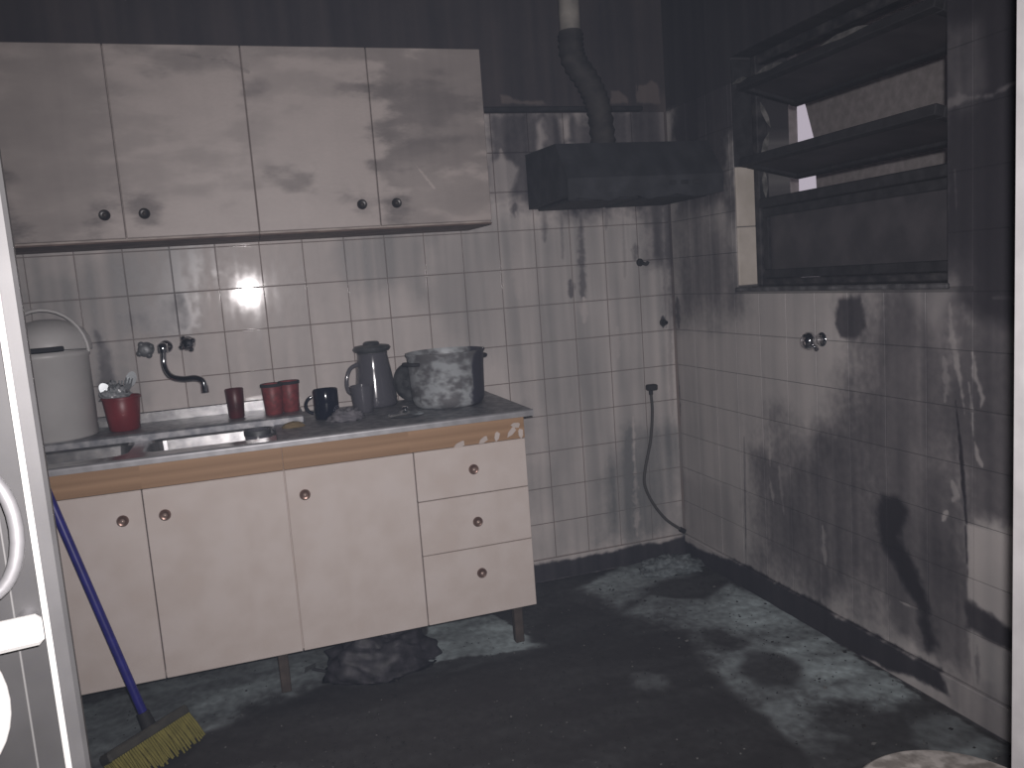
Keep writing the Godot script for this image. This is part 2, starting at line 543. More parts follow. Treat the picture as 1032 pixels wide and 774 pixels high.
	right.poly(SOOT, [-2.107, 1.137, -2.008, 1.143, -1.985, 1.049, -2.019, 1.006, -2.107, 1.004, -2.132, 1.056], 0.80, 0.010, 0.012)
	right.poly(SOOT, [-1.915, 0.303, -1.764, 0.324, -1.646, 0.225, -1.630, 0.090, -1.784, 0.093, -1.898, 0.121], 0.52, 0.040, 0.100)
	right.poly(SOOT, [-1.935, 0.544, -1.872, 0.559, -1.834, 0.524, -1.881, 0.436, -1.810, 0.353, -1.761, 0.261, -1.775, 0.231, -1.826, 0.272, -1.883, 0.351, -1.942, 0.394, -1.956, 0.477], 0.97, 0.018, 0.014)
	right.poly(SOOT, [-1.782, 0.259, -1.730, 0.161, -1.766, 0.116, -1.801, 0.206], 0.92, 0.020, 0.012)
	right.poly(SOOT, [-1.632, 0.543, -1.443, 0.549, -1.440, 0.297, -1.623, 0.321], 0.05, 0.006, 0.006)
	right.poly(DUST, [-1.632, 0.543, -1.443, 0.549, -1.440, 0.297, -1.623, 0.321], 0.36, 0.006, 0.010)
	right.poly(SOOT, [-1.688, 1.808, -1.600, 1.794, -1.591, 1.653, -1.644, 1.601, -1.689, 1.628], 0.66, 0.030, 0.040)
	right.line(SOOT, [-1.753, 1.624, -1.658, 1.633, -1.558, 1.620, -1.492, 1.636], 0.012, 0.50, 0.030)
	right.line(SOOT, [-1.668, 1.464, -1.662, 1.352], 0.006, 0.60, 0.010)
	right.poly(SOOT, [-1.623, 0.312, -1.440, 0.297, -1.439, 0.238, -1.617, 0.254], 0.82, 0.010, 0.020)
	right.poly(SOOT, [-1.614, 0.238, -1.439, 0.227, -1.438, 0.087, -1.607, 0.095], 0.10, 0.010, 0.020)
	right.poly(DUST, [-1.614, 0.238, -1.439, 0.227, -1.438, 0.087, -1.607, 0.095], 0.55, 0.010, 0.020)
	right.poly(SOOT, [-1.795, 1.148, -1.688, 1.163, -1.701, 1.072, -1.728, 1.018, -1.775, 1.056], 0.30, 0.030, 0.050)
	right.line(SOOT, [-1.685, 1.124, -1.679, 1.033, -1.660, 0.956, -1.645, 0.879, -1.638, 0.833], 0.010, 0.22, 0.010)
	right.line(SOOT, [-1.614, 0.998, -1.605, 0.935, -1.584, 0.886, -1.590, 0.855], 0.010, 0.22, 0.010)
	right.line(SOOT, [-1.626, 0.920, -1.614, 0.844, -1.611, 0.779], 0.008, 0.25, 0.010)
	right.line(SOOT, [-1.705, 0.979, -1.695, 0.927, -1.702, 0.859], 0.016, 0.32, 0.010)
	right.line(SOOT, [-1.608, 0.767, -1.596, 0.725, -1.584, 0.706], 0.008, 0.20, 0.010)
	right.line(SOOT, [-1.677, 0.646, -1.664, 0.608, -1.677, 0.592], 0.014, 0.20, 0.010)
	right.line(SOOT, [-1.694, 0.560, -1.711, 0.527], 0.008, 0.12, 0.010)
	right.line(SOOT, [-1.949, 0.844, -1.812, 0.848, -1.629, 0.845, -1.472, 0.846], 0.005, 0.58, 0.010)
	right.line(SOOT, [-2.517, 0.879, -2.486, 0.781, -2.488, 0.525], 0.014, 0.05, 0.010)
	right.line(SOOT, [-2.435, 0.535, -2.415, 0.357], 0.012, 0.25, 0.010)
	right.line(SOOT, [-2.207, 0.377, -2.197, 0.243], 0.016, 0.25, 0.010)
	right.line(SOOT, [-2.496, 0.486, -2.472, 0.380], 0.012, 0.15, 0.010)
	right.line(SOOT, [-1.877, 0.236, -1.801, 0.240], 0.006, 0.10, 0.010)
	right.line(SOOT, [-1.670, 0.890, -1.651, 0.746, -1.639, 0.614, -1.632, 0.540], 0.006, 0.98, 0.010)
	right.line(SOOT, [-1.636, 0.534, -1.626, 0.331], 0.004, 0.90, 0.010)
	right.line(SOOT, [-1.556, 1.137, -1.488, 1.137], 0.004, 0.80, 0.010)
	right.line(SOOT, [-3.110, 1.137, -3.105, 1.010], 0.030, 0.60, 0.010)
	right.line(SOOT, [-3.125, 0.794, -3.124, 0.619], 0.010, 0.50, 0.010)
	right.line(SOOT, [-2.645, 0.609, -2.665, 0.071], 0.006, 0.60, 0.010)
	right.line(SOOT, [-1.598, 0.217, -1.595, 0.106], 0.014, 0.80, 0.010)
	right.poly(SOOT, [-3.192, 0.061, -2.711, 0.089, -2.051, 0.098, -1.713, 0.104, -1.679, 0.037, -2.072, -0.018, -2.753, -0.020, -3.182, -0.029], 0.92, 0.008, 0.020)
	right.poly(SOOT, [-1.696, 0.102, -1.438, 0.097, -1.436, -0.043, -1.672, 0.023], 0.25, 0.020, 0.050)

	ground.poly(DUST, [-0.684, -2.840, -0.392, -2.932, 0.044, -2.968, 0.305, -2.965, 0.204, -2.734, 0.075, -2.629, -0.095, -2.559, -0.202, -2.497, -0.327, -2.484, -0.502, -2.391, -0.638, -2.453], 0.46, 0.040, 0.100)
	ground.poly(DUST, [-0.285, -2.732, 0.034, -2.786, 0.085, -2.669, -0.095, -2.559, -0.202, -2.497, -0.307, -2.595], 0.60, 0.030, 0.080)
	ground.poly(DUST, [0.522, -2.912, 0.784, -2.897, 0.818, -2.666, 0.937, -2.543, 0.755, -2.566, 0.582, -2.586, 0.440, -2.601], 0.74, 0.008, 0.020)
	ground.poly(DUST, [1.336, -3.206, 1.520, -3.188, 1.684, -2.915, 1.746, -2.671, 1.680, -2.225, 1.663, -1.858, 1.572, -1.696, 1.415, -1.882, 1.393, -2.190, 1.399, -2.440, 1.269, -2.564, 1.164, -2.761], 0.58, 0.060, 0.120)
	ground.poly(DUST, [1.705, -2.776, 1.788, -2.613, 1.789, -2.170, 1.717, -1.756, 1.583, -1.802, 1.523, -2.080, 1.537, -2.434], 0.68, 0.050, 0.100)
	ground.poly(DUST, [1.329, -2.387, 1.501, -2.232, 1.424, -1.948, 1.384, -1.687, 1.250, -1.750, 1.255, -2.029], 0.50, 0.060, 0.120)
	ground.poly(DUST, [1.548, -3.324, 1.872, -3.366, 1.853, -3.057, 1.671, -3.017, 1.498, -3.143], 0.66, 0.020, 0.060)
	ground.poly(DUST, [1.580, -1.704, 1.720, -1.672, 1.724, -1.489, 1.621, -1.470, 1.555, -1.592], 0.38, 0.030, 0.080)
	ground.poly(DUST, [1.105, -2.630, 1.400, -2.858, 1.755, -2.915, 1.783, -2.796, 1.543, -2.645, 1.387, -2.750], 0.10, 0.030, 0.080)
	ground.poly(DUST, [1.147, -3.430, 1.520, -3.340, 1.520, -3.188, 1.278, -3.075, 0.998, -2.982], 0.05, 0.020, 0.060)
	ground.poly(DUST, [1.423, -2.231, 1.521, -2.127, 1.438, -1.967, 1.347, -2.011], 0.12, 0.030, 0.080)
	ground.poly(DUST, [-0.394, -2.342, -0.257, -2.451, -0.095, -2.533, 0.117, -2.595, 0.432, -2.559, 0.743, -2.531, 1.014, -2.565, 1.341, -2.443, 1.251, -2.127, 1.247, -1.844, 1.209, -1.585], 0.03, 0.020, 0.060)
	ground.poly(DUST, [1.104, -2.925, 1.225, -2.597, 0.878, -2.505, 0.856, -2.646, 0.963, -2.888], 0.04, 0.020, 0.060)
	ground.poly(DUST, [1.055, -2.223, 1.107, -2.156, 1.078, -2.115, 1.035, -2.150], 0.25, 0.020, 0.050)
	ground.line(DUST, [1.736, -2.847, 1.774, -2.459, 1.726, -1.758, 1.725, -1.498], 0.020, 0.04, 0.030)
	var white := Color(0.86, 0.83, 0.815)
	var dusty := Color(0.50, 0.505, 0.51)
	var black := Color(0.165, 0.16, 0.185)
	return {
		"back": stained(back.bake(white, dusty, black, 0.03, 0.38, 0.85, 0.85, 0.16)),
		"right": stained(right.bake(white, dusty, black, 0.25, 0.5, 0.8, 0.42, 0.14)),
		"back_grout": stained(back.bake(Color(0.52, 0.47, 0.45), Color(0.50, 0.50, 0.50), black, 0.8, 0.8, 0.9, 0.6, 0.12)),
		"right_grout": stained(right.bake(Color(0.50, 0.49, 0.48), Color(0.47, 0.47, 0.475), black, 0.8, 0.8, 0.9, 0.7, 0.12)),
		"floor": stained(ground.bake(Color(0.205, 0.20, 0.205), Color(0.74, 0.80, 0.81), Color(0.1, 0.1, 0.1), 0.75, 0.9, 0.9, 0.6, 0.35)),
		"ash": ground,
	}

func materials() -> void:
	M.plaster_black = mottled(Color(0.22, 0.215, 0.23), Color(0.28, 0.27, 0.29), 0.02, 3, 0.9)
	M.plaster = mottled(Color(0.62, 0.61, 0.605), Color(0.68, 0.67, 0.665), 0.02, 4, 0.8)
	M.laminate = mottled(Color(0.82, 0.775, 0.745), Color(0.85, 0.81, 0.785), 0.012, 5, 0.42)
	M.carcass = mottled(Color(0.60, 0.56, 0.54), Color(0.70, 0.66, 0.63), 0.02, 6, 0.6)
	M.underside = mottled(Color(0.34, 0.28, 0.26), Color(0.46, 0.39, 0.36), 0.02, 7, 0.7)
	M.wood = wood()
	M.leg = mottled(Color(0.25, 0.22, 0.20), Color(0.34, 0.30, 0.275), 0.03, 8, 0.6)
	M.knob_bronze = mottled(Color(0.42, 0.33, 0.30), Color(0.55, 0.45, 0.41), 0.03, 9, 0.3, 0.5)
	M.knob_centre = mat(Color(0.68, 0.60, 0.56), 0.3, 0.4)
	M.knob_black = mat(Color(0.14, 0.13, 0.13), 0.35)
	M.steel = mottled(Color(0.60, 0.60, 0.61), Color(0.80, 0.80, 0.80), 0.02, 10, 0.26, 0.9, 3.0)
	M.steel_dusty = mottled(Color(0.48, 0.49, 0.51), Color(0.66, 0.66, 0.67), 0.03, 12, 0.5, 0.55, 3.0)
	M.chrome = mat(Color(0.82, 0.82, 0.83), 0.08, 1.0)
	M.hood = mottled(Color(0.185, 0.19, 0.205), Color(0.25, 0.255, 0.275), 0.018, 13, 0.85, 0.0, 2.0)
	M.char = mottled(Color(0.15, 0.15, 0.165), Color(0.21, 0.21, 0.225), 0.03, 14, 0.85)
	M.pipe_grey = mottled(Color(0.50, 0.49, 0.47), Color(0.64, 0.62, 0.59), 0.02, 15, 0.7)
	M.rubber = mat(Color(0.16, 0.16, 0.165), 0.7)
	M.jamb = mottled(Color(0.60, 0.595, 0.60), Color(0.66, 0.655, 0.66), 0.02, 16, 0.6)
	M.render = mottled(Color(0.64, 0.62, 0.615), Color(0.72, 0.70, 0.695), 0.03, 17, 0.9)
	M.reveal = mottled(Color(0.76, 0.73, 0.69), Color(0.82, 0.79, 0.755), 0.015, 18, 0.4)
	M.sill = mottled(Color(0.24, 0.24, 0.255), Color(0.44, 0.44, 0.45), 0.025, 19, 0.7)
	M.frame = mottled(Color(0.16, 0.16, 0.18), Color(0.28, 0.275, 0.285), 0.03, 20, 0.8)
	M.pane = mottled(Color(0.25, 0.245, 0.26), Color(0.31, 0.30, 0.315), 0.012, 21, 0.6)
	M.door = mottled(Color(0.32, 0.32, 0.325), Color(0.355, 0.355, 0.36), 0.02, 22, 0.5)
	M.door_panel = mottled(Color(0.235, 0.235, 0.24), Color(0.265, 0.265, 0.27), 0.02, 24, 0.55)
	M.door_line = mat(Color(0.46, 0.46, 0.46), 0.5)
	M.door_white = mat(Color(0.90, 0.90, 0.89), 0.4)
	M.knob_dull = mat(Color(0.24, 0.22, 0.21), 0.4)
	M.steel_edge = mottled(Color(0.62, 0.62, 0.63), Color(0.69, 0.69, 0.70), 0.02, 25, 0.45, 0.5, 3.0)
	M.tap_dirty = mottled(Color(0.36, 0.37, 0.38), Color(0.56, 0.57, 0.58), 0.05, 26, 0.5, 0.5)
	M.flue_dark = mottled(Color(0.19, 0.185, 0.195), Color(0.27, 0.26, 0.26), 0.03, 27, 0.85)
	M.hose = mat(Color(0.30, 0.295, 0.29), 0.7)
	M.can = mottled(Color(0.74, 0.735, 0.73), Color(0.80, 0.795, 0.79), 0.012, 28, 0.4)
	M.red = mottled(Color(0.44, 0.15, 0.17), Color(0.53, 0.19, 0.21), 0.02, 29, 0.4)
	M.red_scorched = mottled(Color(0.42, 0.21, 0.21), Color(0.58, 0.26, 0.27), 0.05, 30, 0.5, 0.0, 4.0)
	M.maroon = mottled(Color(0.26, 0.12, 0.13), Color(0.36, 0.15, 0.16), 0.03, 31, 0.4)
	M.navy = mat(Color(0.085, 0.10, 0.16), 0.12)
	M.print_pale = mat(Color(0.55, 0.56, 0.62), 0.4)
	M.rag = mottled(Color(0.38, 0.375, 0.40), Color(0.54, 0.53, 0.55), 0.03, 32, 0.9)
	M.glass_smoky = mat(Color(0.42, 0.42, 0.45, 0.62), 0.12)
	M.glass_smoky.transparency = BaseMaterial3D.TRANSPARENCY_ALPHA
	M.lid_dark = mottled(Color(0.22, 0.23, 0.24), Color(0.46, 0.47, 0.48), 0.04, 33, 0.5, 0.2)
	M.cutlery = mat(Color(0.68, 0.70, 0.71), 0.25, 0.9)
	M.sponge = mottled(Color(0.46, 0.40, 0.30), Color(0.56, 0.49, 0.37), 0.05, 34, 0.95)
	M.blue = mottled(Color(0.13, 0.12, 0.44), Color(0.18, 0.17, 0.54), 0.04, 35, 0.4)
	M.broom_block = mottled(Color(0.20, 0.20, 0.19), Color(0.34, 0.33, 0.30), 0.03, 36, 0.7)
	M.bristle = mottled(Color(0.44, 0.42, 0.20), Color(0.55, 0.52, 0.27), 0.05, 37, 0.8)
	M.stool = mottled(Color(0.50, 0.48, 0.46), Color(0.80, 0.78, 0.76), 0.03, 38, 0.55, 0.0, 3.0, 2.4)
	M.burnt_cloth = mottled(Color(0.13, 0.13, 0.145), Color(0.27, 0.26, 0.29), 0.05, 39, 0.6)
	M.crumb_dark = mat(Color(0.17, 0.165, 0.165), 0.9)
	M.crumb_pale = mat(Color(0.40, 0.40, 0.395), 0.9)
	M.flake = mottled(Color(0.30, 0.30, 0.30), Color(0.50, 0.495, 0.49), 0.04, 40, 0.9)
	M.ash = mottled(Color(0.32, 0.345, 0.355), Color(0.54, 0.575, 0.585), 0.04, 41, 0.95, 0.0, 4.0)
	M.wrapper = mottled(Color(0.44, 0.46, 0.47), Color(0.70, 0.71, 0.72), 0.05, 42, 0.25, 0.0, 6.0)

func wood() -> StandardMaterial3D:
	var f := FastNoiseLite.new()
	f.seed = 5
	f.frequency = 0.02
	var im := f.get_seamless_image(256, 256)
	im = im.get_region(Rect2i(0, 0, 24, 256))
	im.resize(256, 256, Image.INTERPOLATE_CUBIC)
	var d := im.get_data()
	var px := PackedByteArray()
	px.resize(256 * 256 * 3)
	for i in 65536:
		var t := d[i] / 255.0
		px[i * 3] = int(255 * lerpf(0.56, 0.70, t))
		px[i * 3 + 1] = int(255 * lerpf(0.44, 0.565, t))
		px[i * 3 + 2] = int(255 * lerpf(0.325, 0.44, t))
	var m := mat(Color.WHITE, 0.6)
	m.albedo_texture = ImageTexture.create_from_image(Image.create_from_data(256, 256, false, Image.FORMAT_RGB8, px))
	m.uv1_triplanar = true
	m.uv1_scale = Vector3(1.2, 5, 1.2)
	return m

# ------------------------------------------------------------------ room
# one glazed tile; s runs along the wall, t upwards
func tile(parent: Node3D, on_back: bool, s0: float, s1: float, t0: float, t1: float, m: Material) -> void:
	var gap := 0.0015 if on_back else 0.0011
	s0 += gap; s1 -= gap; t0 += gap; t1 -= gap
	if s1 - s0 < 0.012 or t1 - t0 < 0.012:
		return
	var bev := 0.0014 if on_back else 0.0008
	var deep := 0.004
	var mid := Vector3((s0 + s1) * 0.5, (t0 + t1) * 0.5, BACK) if on_back else Vector3(SIDE, (t0 + t1) * 0.5, (s0 + s1) * 0.5)
	org = mid
	uv_of = "back" if on_back else "right"
	var tilt_s := rng.randf_range(-0.0035, 0.0035)
	var tilt_t := rng.randf_range(-0.0035, 0.0035)
	var lift := rng.randf_range(-0.0004, 0.0002)
	var P := func(s: float, t: float, d: float) -> Vector3:
		var e := d + lift + tilt_s * (s - (s0 + s1) * 0.5) + tilt_t * (t - (t0 + t1) * 0.5)
		return Vector3(s, t, BACK + e) if on_back else Vector3(SIDE - e, t, s)
	var st := begin()
	var out := Vector3(0, 0, 1) if on_back else Vector3(-1, 0, 0)
	var f := [P.call(s0 + bev, t0 + bev, 0.0), P.call(s1 - bev, t0 + bev, 0.0), P.call(s1 - bev, t1 - bev, 0.0), P.call(s0 + bev, t1 - bev, 0.0)]
	var g := [P.call(s0, t0, -bev), P.call(s1, t0, -bev), P.call(s1, t1, -bev), P.call(s0, t1, -bev)]
	var b := [P.call(s0, t0, -deep), P.call(s1, t0, -deep), P.call(s1, t1, -deep), P.call(s0, t1, -deep)]
	quad(st, f[0], f[1], f[2], f[3], out)
	for k in 4:
		var l := (k + 1) % 4
		var side: Vector3 = ((g[k] + g[l]) * 0.5 - mid).normalized()
		quad(st, f[k], f[l], g[l], g[k], out + side)
		quad(st, g[k], g[l], b[l], b[k], side)
	obj("tile", st, m, parent, mid - parent.position)
	uv_of = ""

func solid(called: String, parent: Node3D, lo: Vector3, hi: Vector3, m: Material, uvf := "", bev := 0.0) -> MeshInstance3D:
	var st := begin()
	uv_of = uvf
	cbox(st, (lo + hi) * 0.5, hi - lo, bev)
	uv_of = ""
	return obj(called, st, m, parent)

func build_shell(maps: Dictionary) -> void:
	# floor with its crust of soot and ash
	var fl := setting("floor", "dark sooty concrete floor with pale patches of ash", "floor", Vector3(0, 0, -1.5))
	var ash: Stain = maps.ash
	var st := begin()
	var nx := 150
	var nz := 150
	var x0 := LEFT
	var x1 := SIDE + 0.02
	var z0 := BACK - 0.02
	var z1 := -0.42
	var fn := FastNoiseLite.new()
	fn.seed = 9
	fn.frequency = 9.0
	fn.fractal_octaves = 4
	var hgt := PackedFloat32Array()
	hgt.resize((nx + 1) * (nz + 1))
	for j in nz + 1:
		for i in nx + 1:
			var x := lerpf(x0, x1, float(i) / nx)
			var z := lerpf(z0, z1, float(j) / nz)
			var a := clampi(int((x - ash.a0) / (ash.a1 - ash.a0) * 768), 0, 767)
			var b := clampi(int((z - ash.b0) / (ash.b1 - ash.b0) * 768), 0, 767)
			hgt[j * (nx + 1) + i] = -0.004 + 0.006 * ash.lay[0][b * 768 + a] + 0.0035 * fn.get_noise_2d(x, z) + rng.randf_range(-0.0012, 0.0012)
	uv_of = "floor"
	var at := func(i: int, j: int) -> Vector3: return Vector3(lerpf(x0, x1, float(i) / nx), hgt[j * (nx + 1) + i], lerpf(z0, z1, float(j) / nz))
	var nor := func(i: int, j: int) -> Vector3:
		var dx := hgt[j * (nx + 1) + mini(i + 1, nx)] - hgt[j * (nx + 1) + maxi(i - 1, 0)]
		var dz := hgt[mini(j + 1, nz) * (nx + 1) + i] - hgt[maxi(j - 1, 0) * (nx + 1) + i]
		return Vector3(-dx, 2.0 * (x1 - x0) / nx, -dz).normalized()
	for j in nz:
		for i in nx:
			for c in [[0, 0], [1, 0], [1, 1], [0, 0], [1, 1], [0, 1]]:
				vert(st, at.call(i + c[0], j + c[1]), nor.call(i + c[0], j + c[1]))
	uv_of = ""
	obj("crust", st, maps.floor, fl)
	solid("screed", fl, Vector3(-1.3, -0.12, BACK - 0.3), Vector3(2.0, -0.009, 1.4), M.plaster_black)

	# back wall
	var wb := setting("wall_back", "back wall with pale square tiles below and soot-black plaster above", "wall", Vector3(0, 0, BACK))
	st = begin()
	uv_of = "back"
	cbox(st, Vector3((LEFT + SIDE) * 0.5 + 0.05, CEIL * 0.5, BACK - 0.0815), Vector3(SIDE - LEFT + 0.5, CEIL + 0.1, 0.16), 0.0)
	uv_of = ""
	obj("wall_body", st, maps.back_grout, wb)
	for row in 12:
		var t0 := 0.091 + row * TILE
		for col in 19:
			var s0 := 0.0673 + (col - 7) * TILE
			var s1 := minf(s0 + TILE, SIDE - 0.001)
			var t1 := minf(t0 + TILE, TOP)
			s0 = maxf(s0, LEFT + 0.001)
			if s1 - s0 < 0.02:
				continue
			if s1 < 0.85 and (t0 > 1.50 or (t1 < 0.80 and t0 > 0.2)):
				continue                       # behind the cupboards
			tile(wb, true, s0, s1, t0, t1, maps.back)
	org = Vector3.ZERO
	var tr := setting("trim_1", "sooty ledge along the top of the back wall tiles", "trim", Vector3(1.25, TOP, BACK))
	solid("ledge", tr, Vector3(0.87, TOP, BACK - 0.01), Vector3(1.63, TOP + 0.02, BACK + 0.022), M.char, "", 0.004)
	var bb := setting("baseboard_back", "black sooty skirting at the foot of the back wall", "baseboard", Vector3(1.3, 0, BACK))
	solid("skirting", bb, Vector3(LEFT, -0.01, BACK - 0.01), Vector3(SIDE - 0.001, 0.089, BACK + 0.009), maps.back, "back", 0.003)

	# right wall with the window opening
	var wr := setting("wall_right", "right wall of tiles blackened and streaked by smoke", "wall", Vector3(SIDE, 0, -2.0))
	st = begin()
	uv_of = "right"
	for r in [[BACK - 0.2, FRONT + 0.2, -0.1, 1.165], [BACK - 0.2, FRONT + 0.2, 2.0, CEIL + 0.05], [BACK - 0.2, -2.652, 1.165, 2.0], [-1.692, FRONT + 0.2, 1.165, 2.0]]:
		cbox(st, Vector3(SIDE + 0.1225, (r[2] + r[3]) * 0.5, (r[0] + r[1]) * 0.5), Vector3(0.242, r[3] - r[2], r[1] - r[0]), 0.0)
	uv_of = ""
	obj("wall_body", st, maps.right_grout, wr)
	for row in 12:
		var t0 := 0.091 + row * TILE
		var t1 := minf(t0 + TILE, TOP)
		for col in 16:
			var s0 := BACK + 0.001 + col * TILE
			var s1 := minf(s0 + TILE, FRONT)
			var overlap := s1 > -2.65 and s0 < -1.69 and t1 > 1.17 and t0 < 2.0
			if not overlap:
				tile(wr, false, s0, s1, t0, t1, maps.right)
				continue
			if t0 < 1.16:
				tile(wr, false, s0, s1, t0, 1.165, maps.right)
			if s0 < -2.66:
				tile(wr, false, s0, -2.65, maxf(t0, 1.165), t1, maps.right)
			if s1 > -1.68:
				tile(wr, false, -1.69, s1, maxf(t0, 1.165), t1, maps.right)
	org = Vector3.ZERO
	var br := setting("baseboard_right", "sooty skirting along the foot of the right wall", "baseboard", Vector3(SIDE, 0, -2.0))
	solid("skirting", br, Vector3(SIDE - 0.010, -0.01, BACK + 0.01), Vector3(SIDE + 0.01, 0.089, FRONT), maps.right, "right", 0.003)

	# the rest of the shell: left wall, doorway wall, ceiling, and the hall the photographer stands in
	var s := setting("wall_left", "smoke-stained plaster wall left of the sink", "wall", Vector3(LEFT, 0, -2))
	solid("wall_body", s, Vector3(LEFT - 0.15, -0.1, BACK - 0.2), Vector3(LEFT, CEIL + 0.05, FRONT), M.plaster_black)
	s = setting("wall_front", "light painted doorway wall at the right edge", "wall", Vector3(0.93, 0, FRONT))
	st = begin()
	cbox(st, Vector3(1.465, CEIL * 0.5, FRONT + 0.09), Vector3(1.07, CEIL, 0.18), 0.004)
	cbox(st, Vector3(-1.04, CEIL * 0.5, FRONT + 0.09), Vector3(0.46, CEIL, 0.18), 0.004)
	cbox(st, Vector3(0.06, 2.37, FRONT + 0.09), Vector3(1.74, 0.5, 0.18), 0.0)
	obj("wall_body", st, M.jamb, s)
	s = setting("ceiling", "soot-black ceiling of the kitchen", "ceiling", Vector3(0, CEIL, -1.5))
	solid("slab", s, Vector3(-1.4, CEIL, BACK - 0.3), Vector3(2.0, CEIL + 0.15, 1.45), M.plaster_black)
	s = setting("wall_rear", "plain plaster wall behind the doorway", "wall", Vector3(0, 0, 1.2))
	st = begin()
	cbox(st, Vector3(0.3, CEIL * 0.5, 1.28), Vector3(3.3, CEIL + 0.1, 0.16), 0.0)
	cbox(st, Vector3(-1.28, CEIL * 0.5, 0.25), Vector3(0.16, CEIL + 0.1, 2.2), 0.0)
	cbox(st, Vector3(1.88, CEIL * 0.5, 0.25), Vector3(0.16, CEIL + 0.1, 2.2), 0.0)
	obj("wall_body", st, M.plaster, s)

	# the yard outside the window
	s = setting("wall_outside", "grey rendered wall across the yard, seen through the window", "wall", Vector3(3.0, 0, -2))
	st = begin()
	slab(st, [Vector2(-3.74, -0.2), Vector2(-3.777, 1.63), Vector2(-3.79, 1.90), Vector2(-3.85, 2.08), Vector2(-3.93, 2.25), Vector2(-3.93, 6.0), Vector2(1.5, 6.0), Vector2(1.5, -0.2)], 0.2, Transform3D(Basis(Vector3(0, 0, 1), Vector3(0, 1, 0), Vector3(-1, 0, 0)), Vector3(3.1, 0, 0)))
	cbox(st, Vector3(2.62, 2.9, -6.0), Vector3(0.73, 6.2, 4.19), 0.0)
	obj("wall_body", st, M.render, s)
	s = setting("wall_storey", "added unseen wall above the kitchen that cuts sky light in the yard", "wall", Vector3(1.86, CEIL + 0.15, -1.5))  # unseen wall added overhead to cut the sky light reaching the yard
	solid("wall_body", s, Vector3(1.75, CEIL + 0.15, -8.0), Vector3(1.985, 6.0, 1.5), M.render)
	solid("wall_wing", s, Vector3(1.75, -0.1, -8.0), Vector3(1.985, CEIL + 0.15, BACK - 0.3), M.render)
	s = setting("ground_outside", "concrete ground of the narrow yard outside", "ground", Vector3(2.6, -0.1, -2))
	solid("slab", s, Vector3(2.0, -0.3, -10), Vector3(4.0, -0.1, 2), M.render)
	org = Vector3.ZERO

func build_window() -> void:
	var w := setting("window_1", "burnt window with two tilted sashes open and the lowest one shut", "window", Vector3(1.85, 1.17, -2.17))
	var z0 := -2.648
	var z1 := -1.694
	# tiled reveal on the far side: pale below, smoked above
	solid("reveal_tile", w, Vector3(1.748, 1.182, -2.658), Vector3(1.826, 1.395, -2.642), M.reveal, "", 0.002)
	solid("reveal_tile", w, Vector3(1.748, 1.398, -2.658), Vector3(1.826, 1.612, -2.642), M.reveal, "", 0.002)
	solid("reveal_tile", w, Vector3(1.748, 1.615, -2.658), Vector3(1.826, 1.99, -2.642), M.char, "", 0.002)
	solid("window_sill", w, Vector3(1.735, 1.160, z0 - 0.01), Vector3(1.995, 1.176, z1 + 0.01), M.sill, "", 0.004)
	solid("stile", w, Vector3(1.828, 1.176, z0 - 0.004), Vector3(1.872, 2.0, z0 + 0.03), M.frame, "", 0.004)
	solid("stile", w, Vector3(1.828, 1.176, z1 - 0.03), Vector3(1.872, 2.0, z1 + 0.004), M.frame, "", 0.004)
	solid("top_rail", w, Vector3(1.828, 1.965, z0 + 0.03), Vector3(1.872, 2.0, z1 - 0.03), M.frame, "", 0.004)
	solid("bottom_rail", w, Vector3(1.828, 1.176, z0 + 0.03), Vector3(1.872, 1.20, z1 - 0.03), M.frame, "", 0.004)
	solid("transom", w, Vector3(1.822, 1.458, z0 + 0.03), Vector3(1.878, 1.492, z1 - 0.03), M.char, "", 0.004)
	# paint blistered off the far stile and the upper sash
	for f in [[1.856, 1.675, 0.060, 0.014, 1.15], [1.862, 1.79, 0.05, 0.012, 1.9], [1.852, 1.545, 0.05, 0.013, 1.5]]:
		var fs := begin()
		slab(fs, [Vector2(-f[2], -f[3] * 0.5), Vector2(-f[2] * 0.2, -f[3]), Vector2(f[2] * 0.5, -f[3] * 0.5), Vector2(f[2], f[3] * 0.3), Vector2(f[2] * 0.3, f[3]), Vector2(-f[2] * 0.5, f[3] * 0.4)], 0.002, Transform3D(Basis(Vector3.BACK, f[4]), Vector3(f[0], f[1], z0 + 0.032)))
		obj("paint_flake", fs, M.flake, w)
	for f in [[-2.59, 0.045], [-2.42, 0.075], [-2.06, 0.10]]:
		var fs := begin()
		slab(fs, [Vector2(-f[1], -0.004), Vector2(0.0, -0.009), Vector2(f[1], -0.003), Vector2(f[1] * 0.6, 0.006), Vector2(-f[1] * 0.3, 0.009)], 0.003, Transform3D(Basis(Vector3(0, 0, 1), Vector3(0.1, 1, 0).normalized(), Vector3(-1, 0.1, 0).normalized()), Vector3(1.7425, 1.905, f[0])))
		obj("paint_flake", fs, M.flake, w)
	# closed sash
	sash(w, Vector3(1.85, 1.329, (z0 + z1) * 0.5), Basis.IDENTITY, 0.255)
	# open sashes, swung almost flat about their middle
	for y in [1.598, 1.861]:
		sash(w, Vector3(1.872, y, (z0 + z1) * 0.5), Basis(Vector3(0, 0, 1), deg_to_rad(78.0 if y < 1.7 else 76.5)), 0.262)

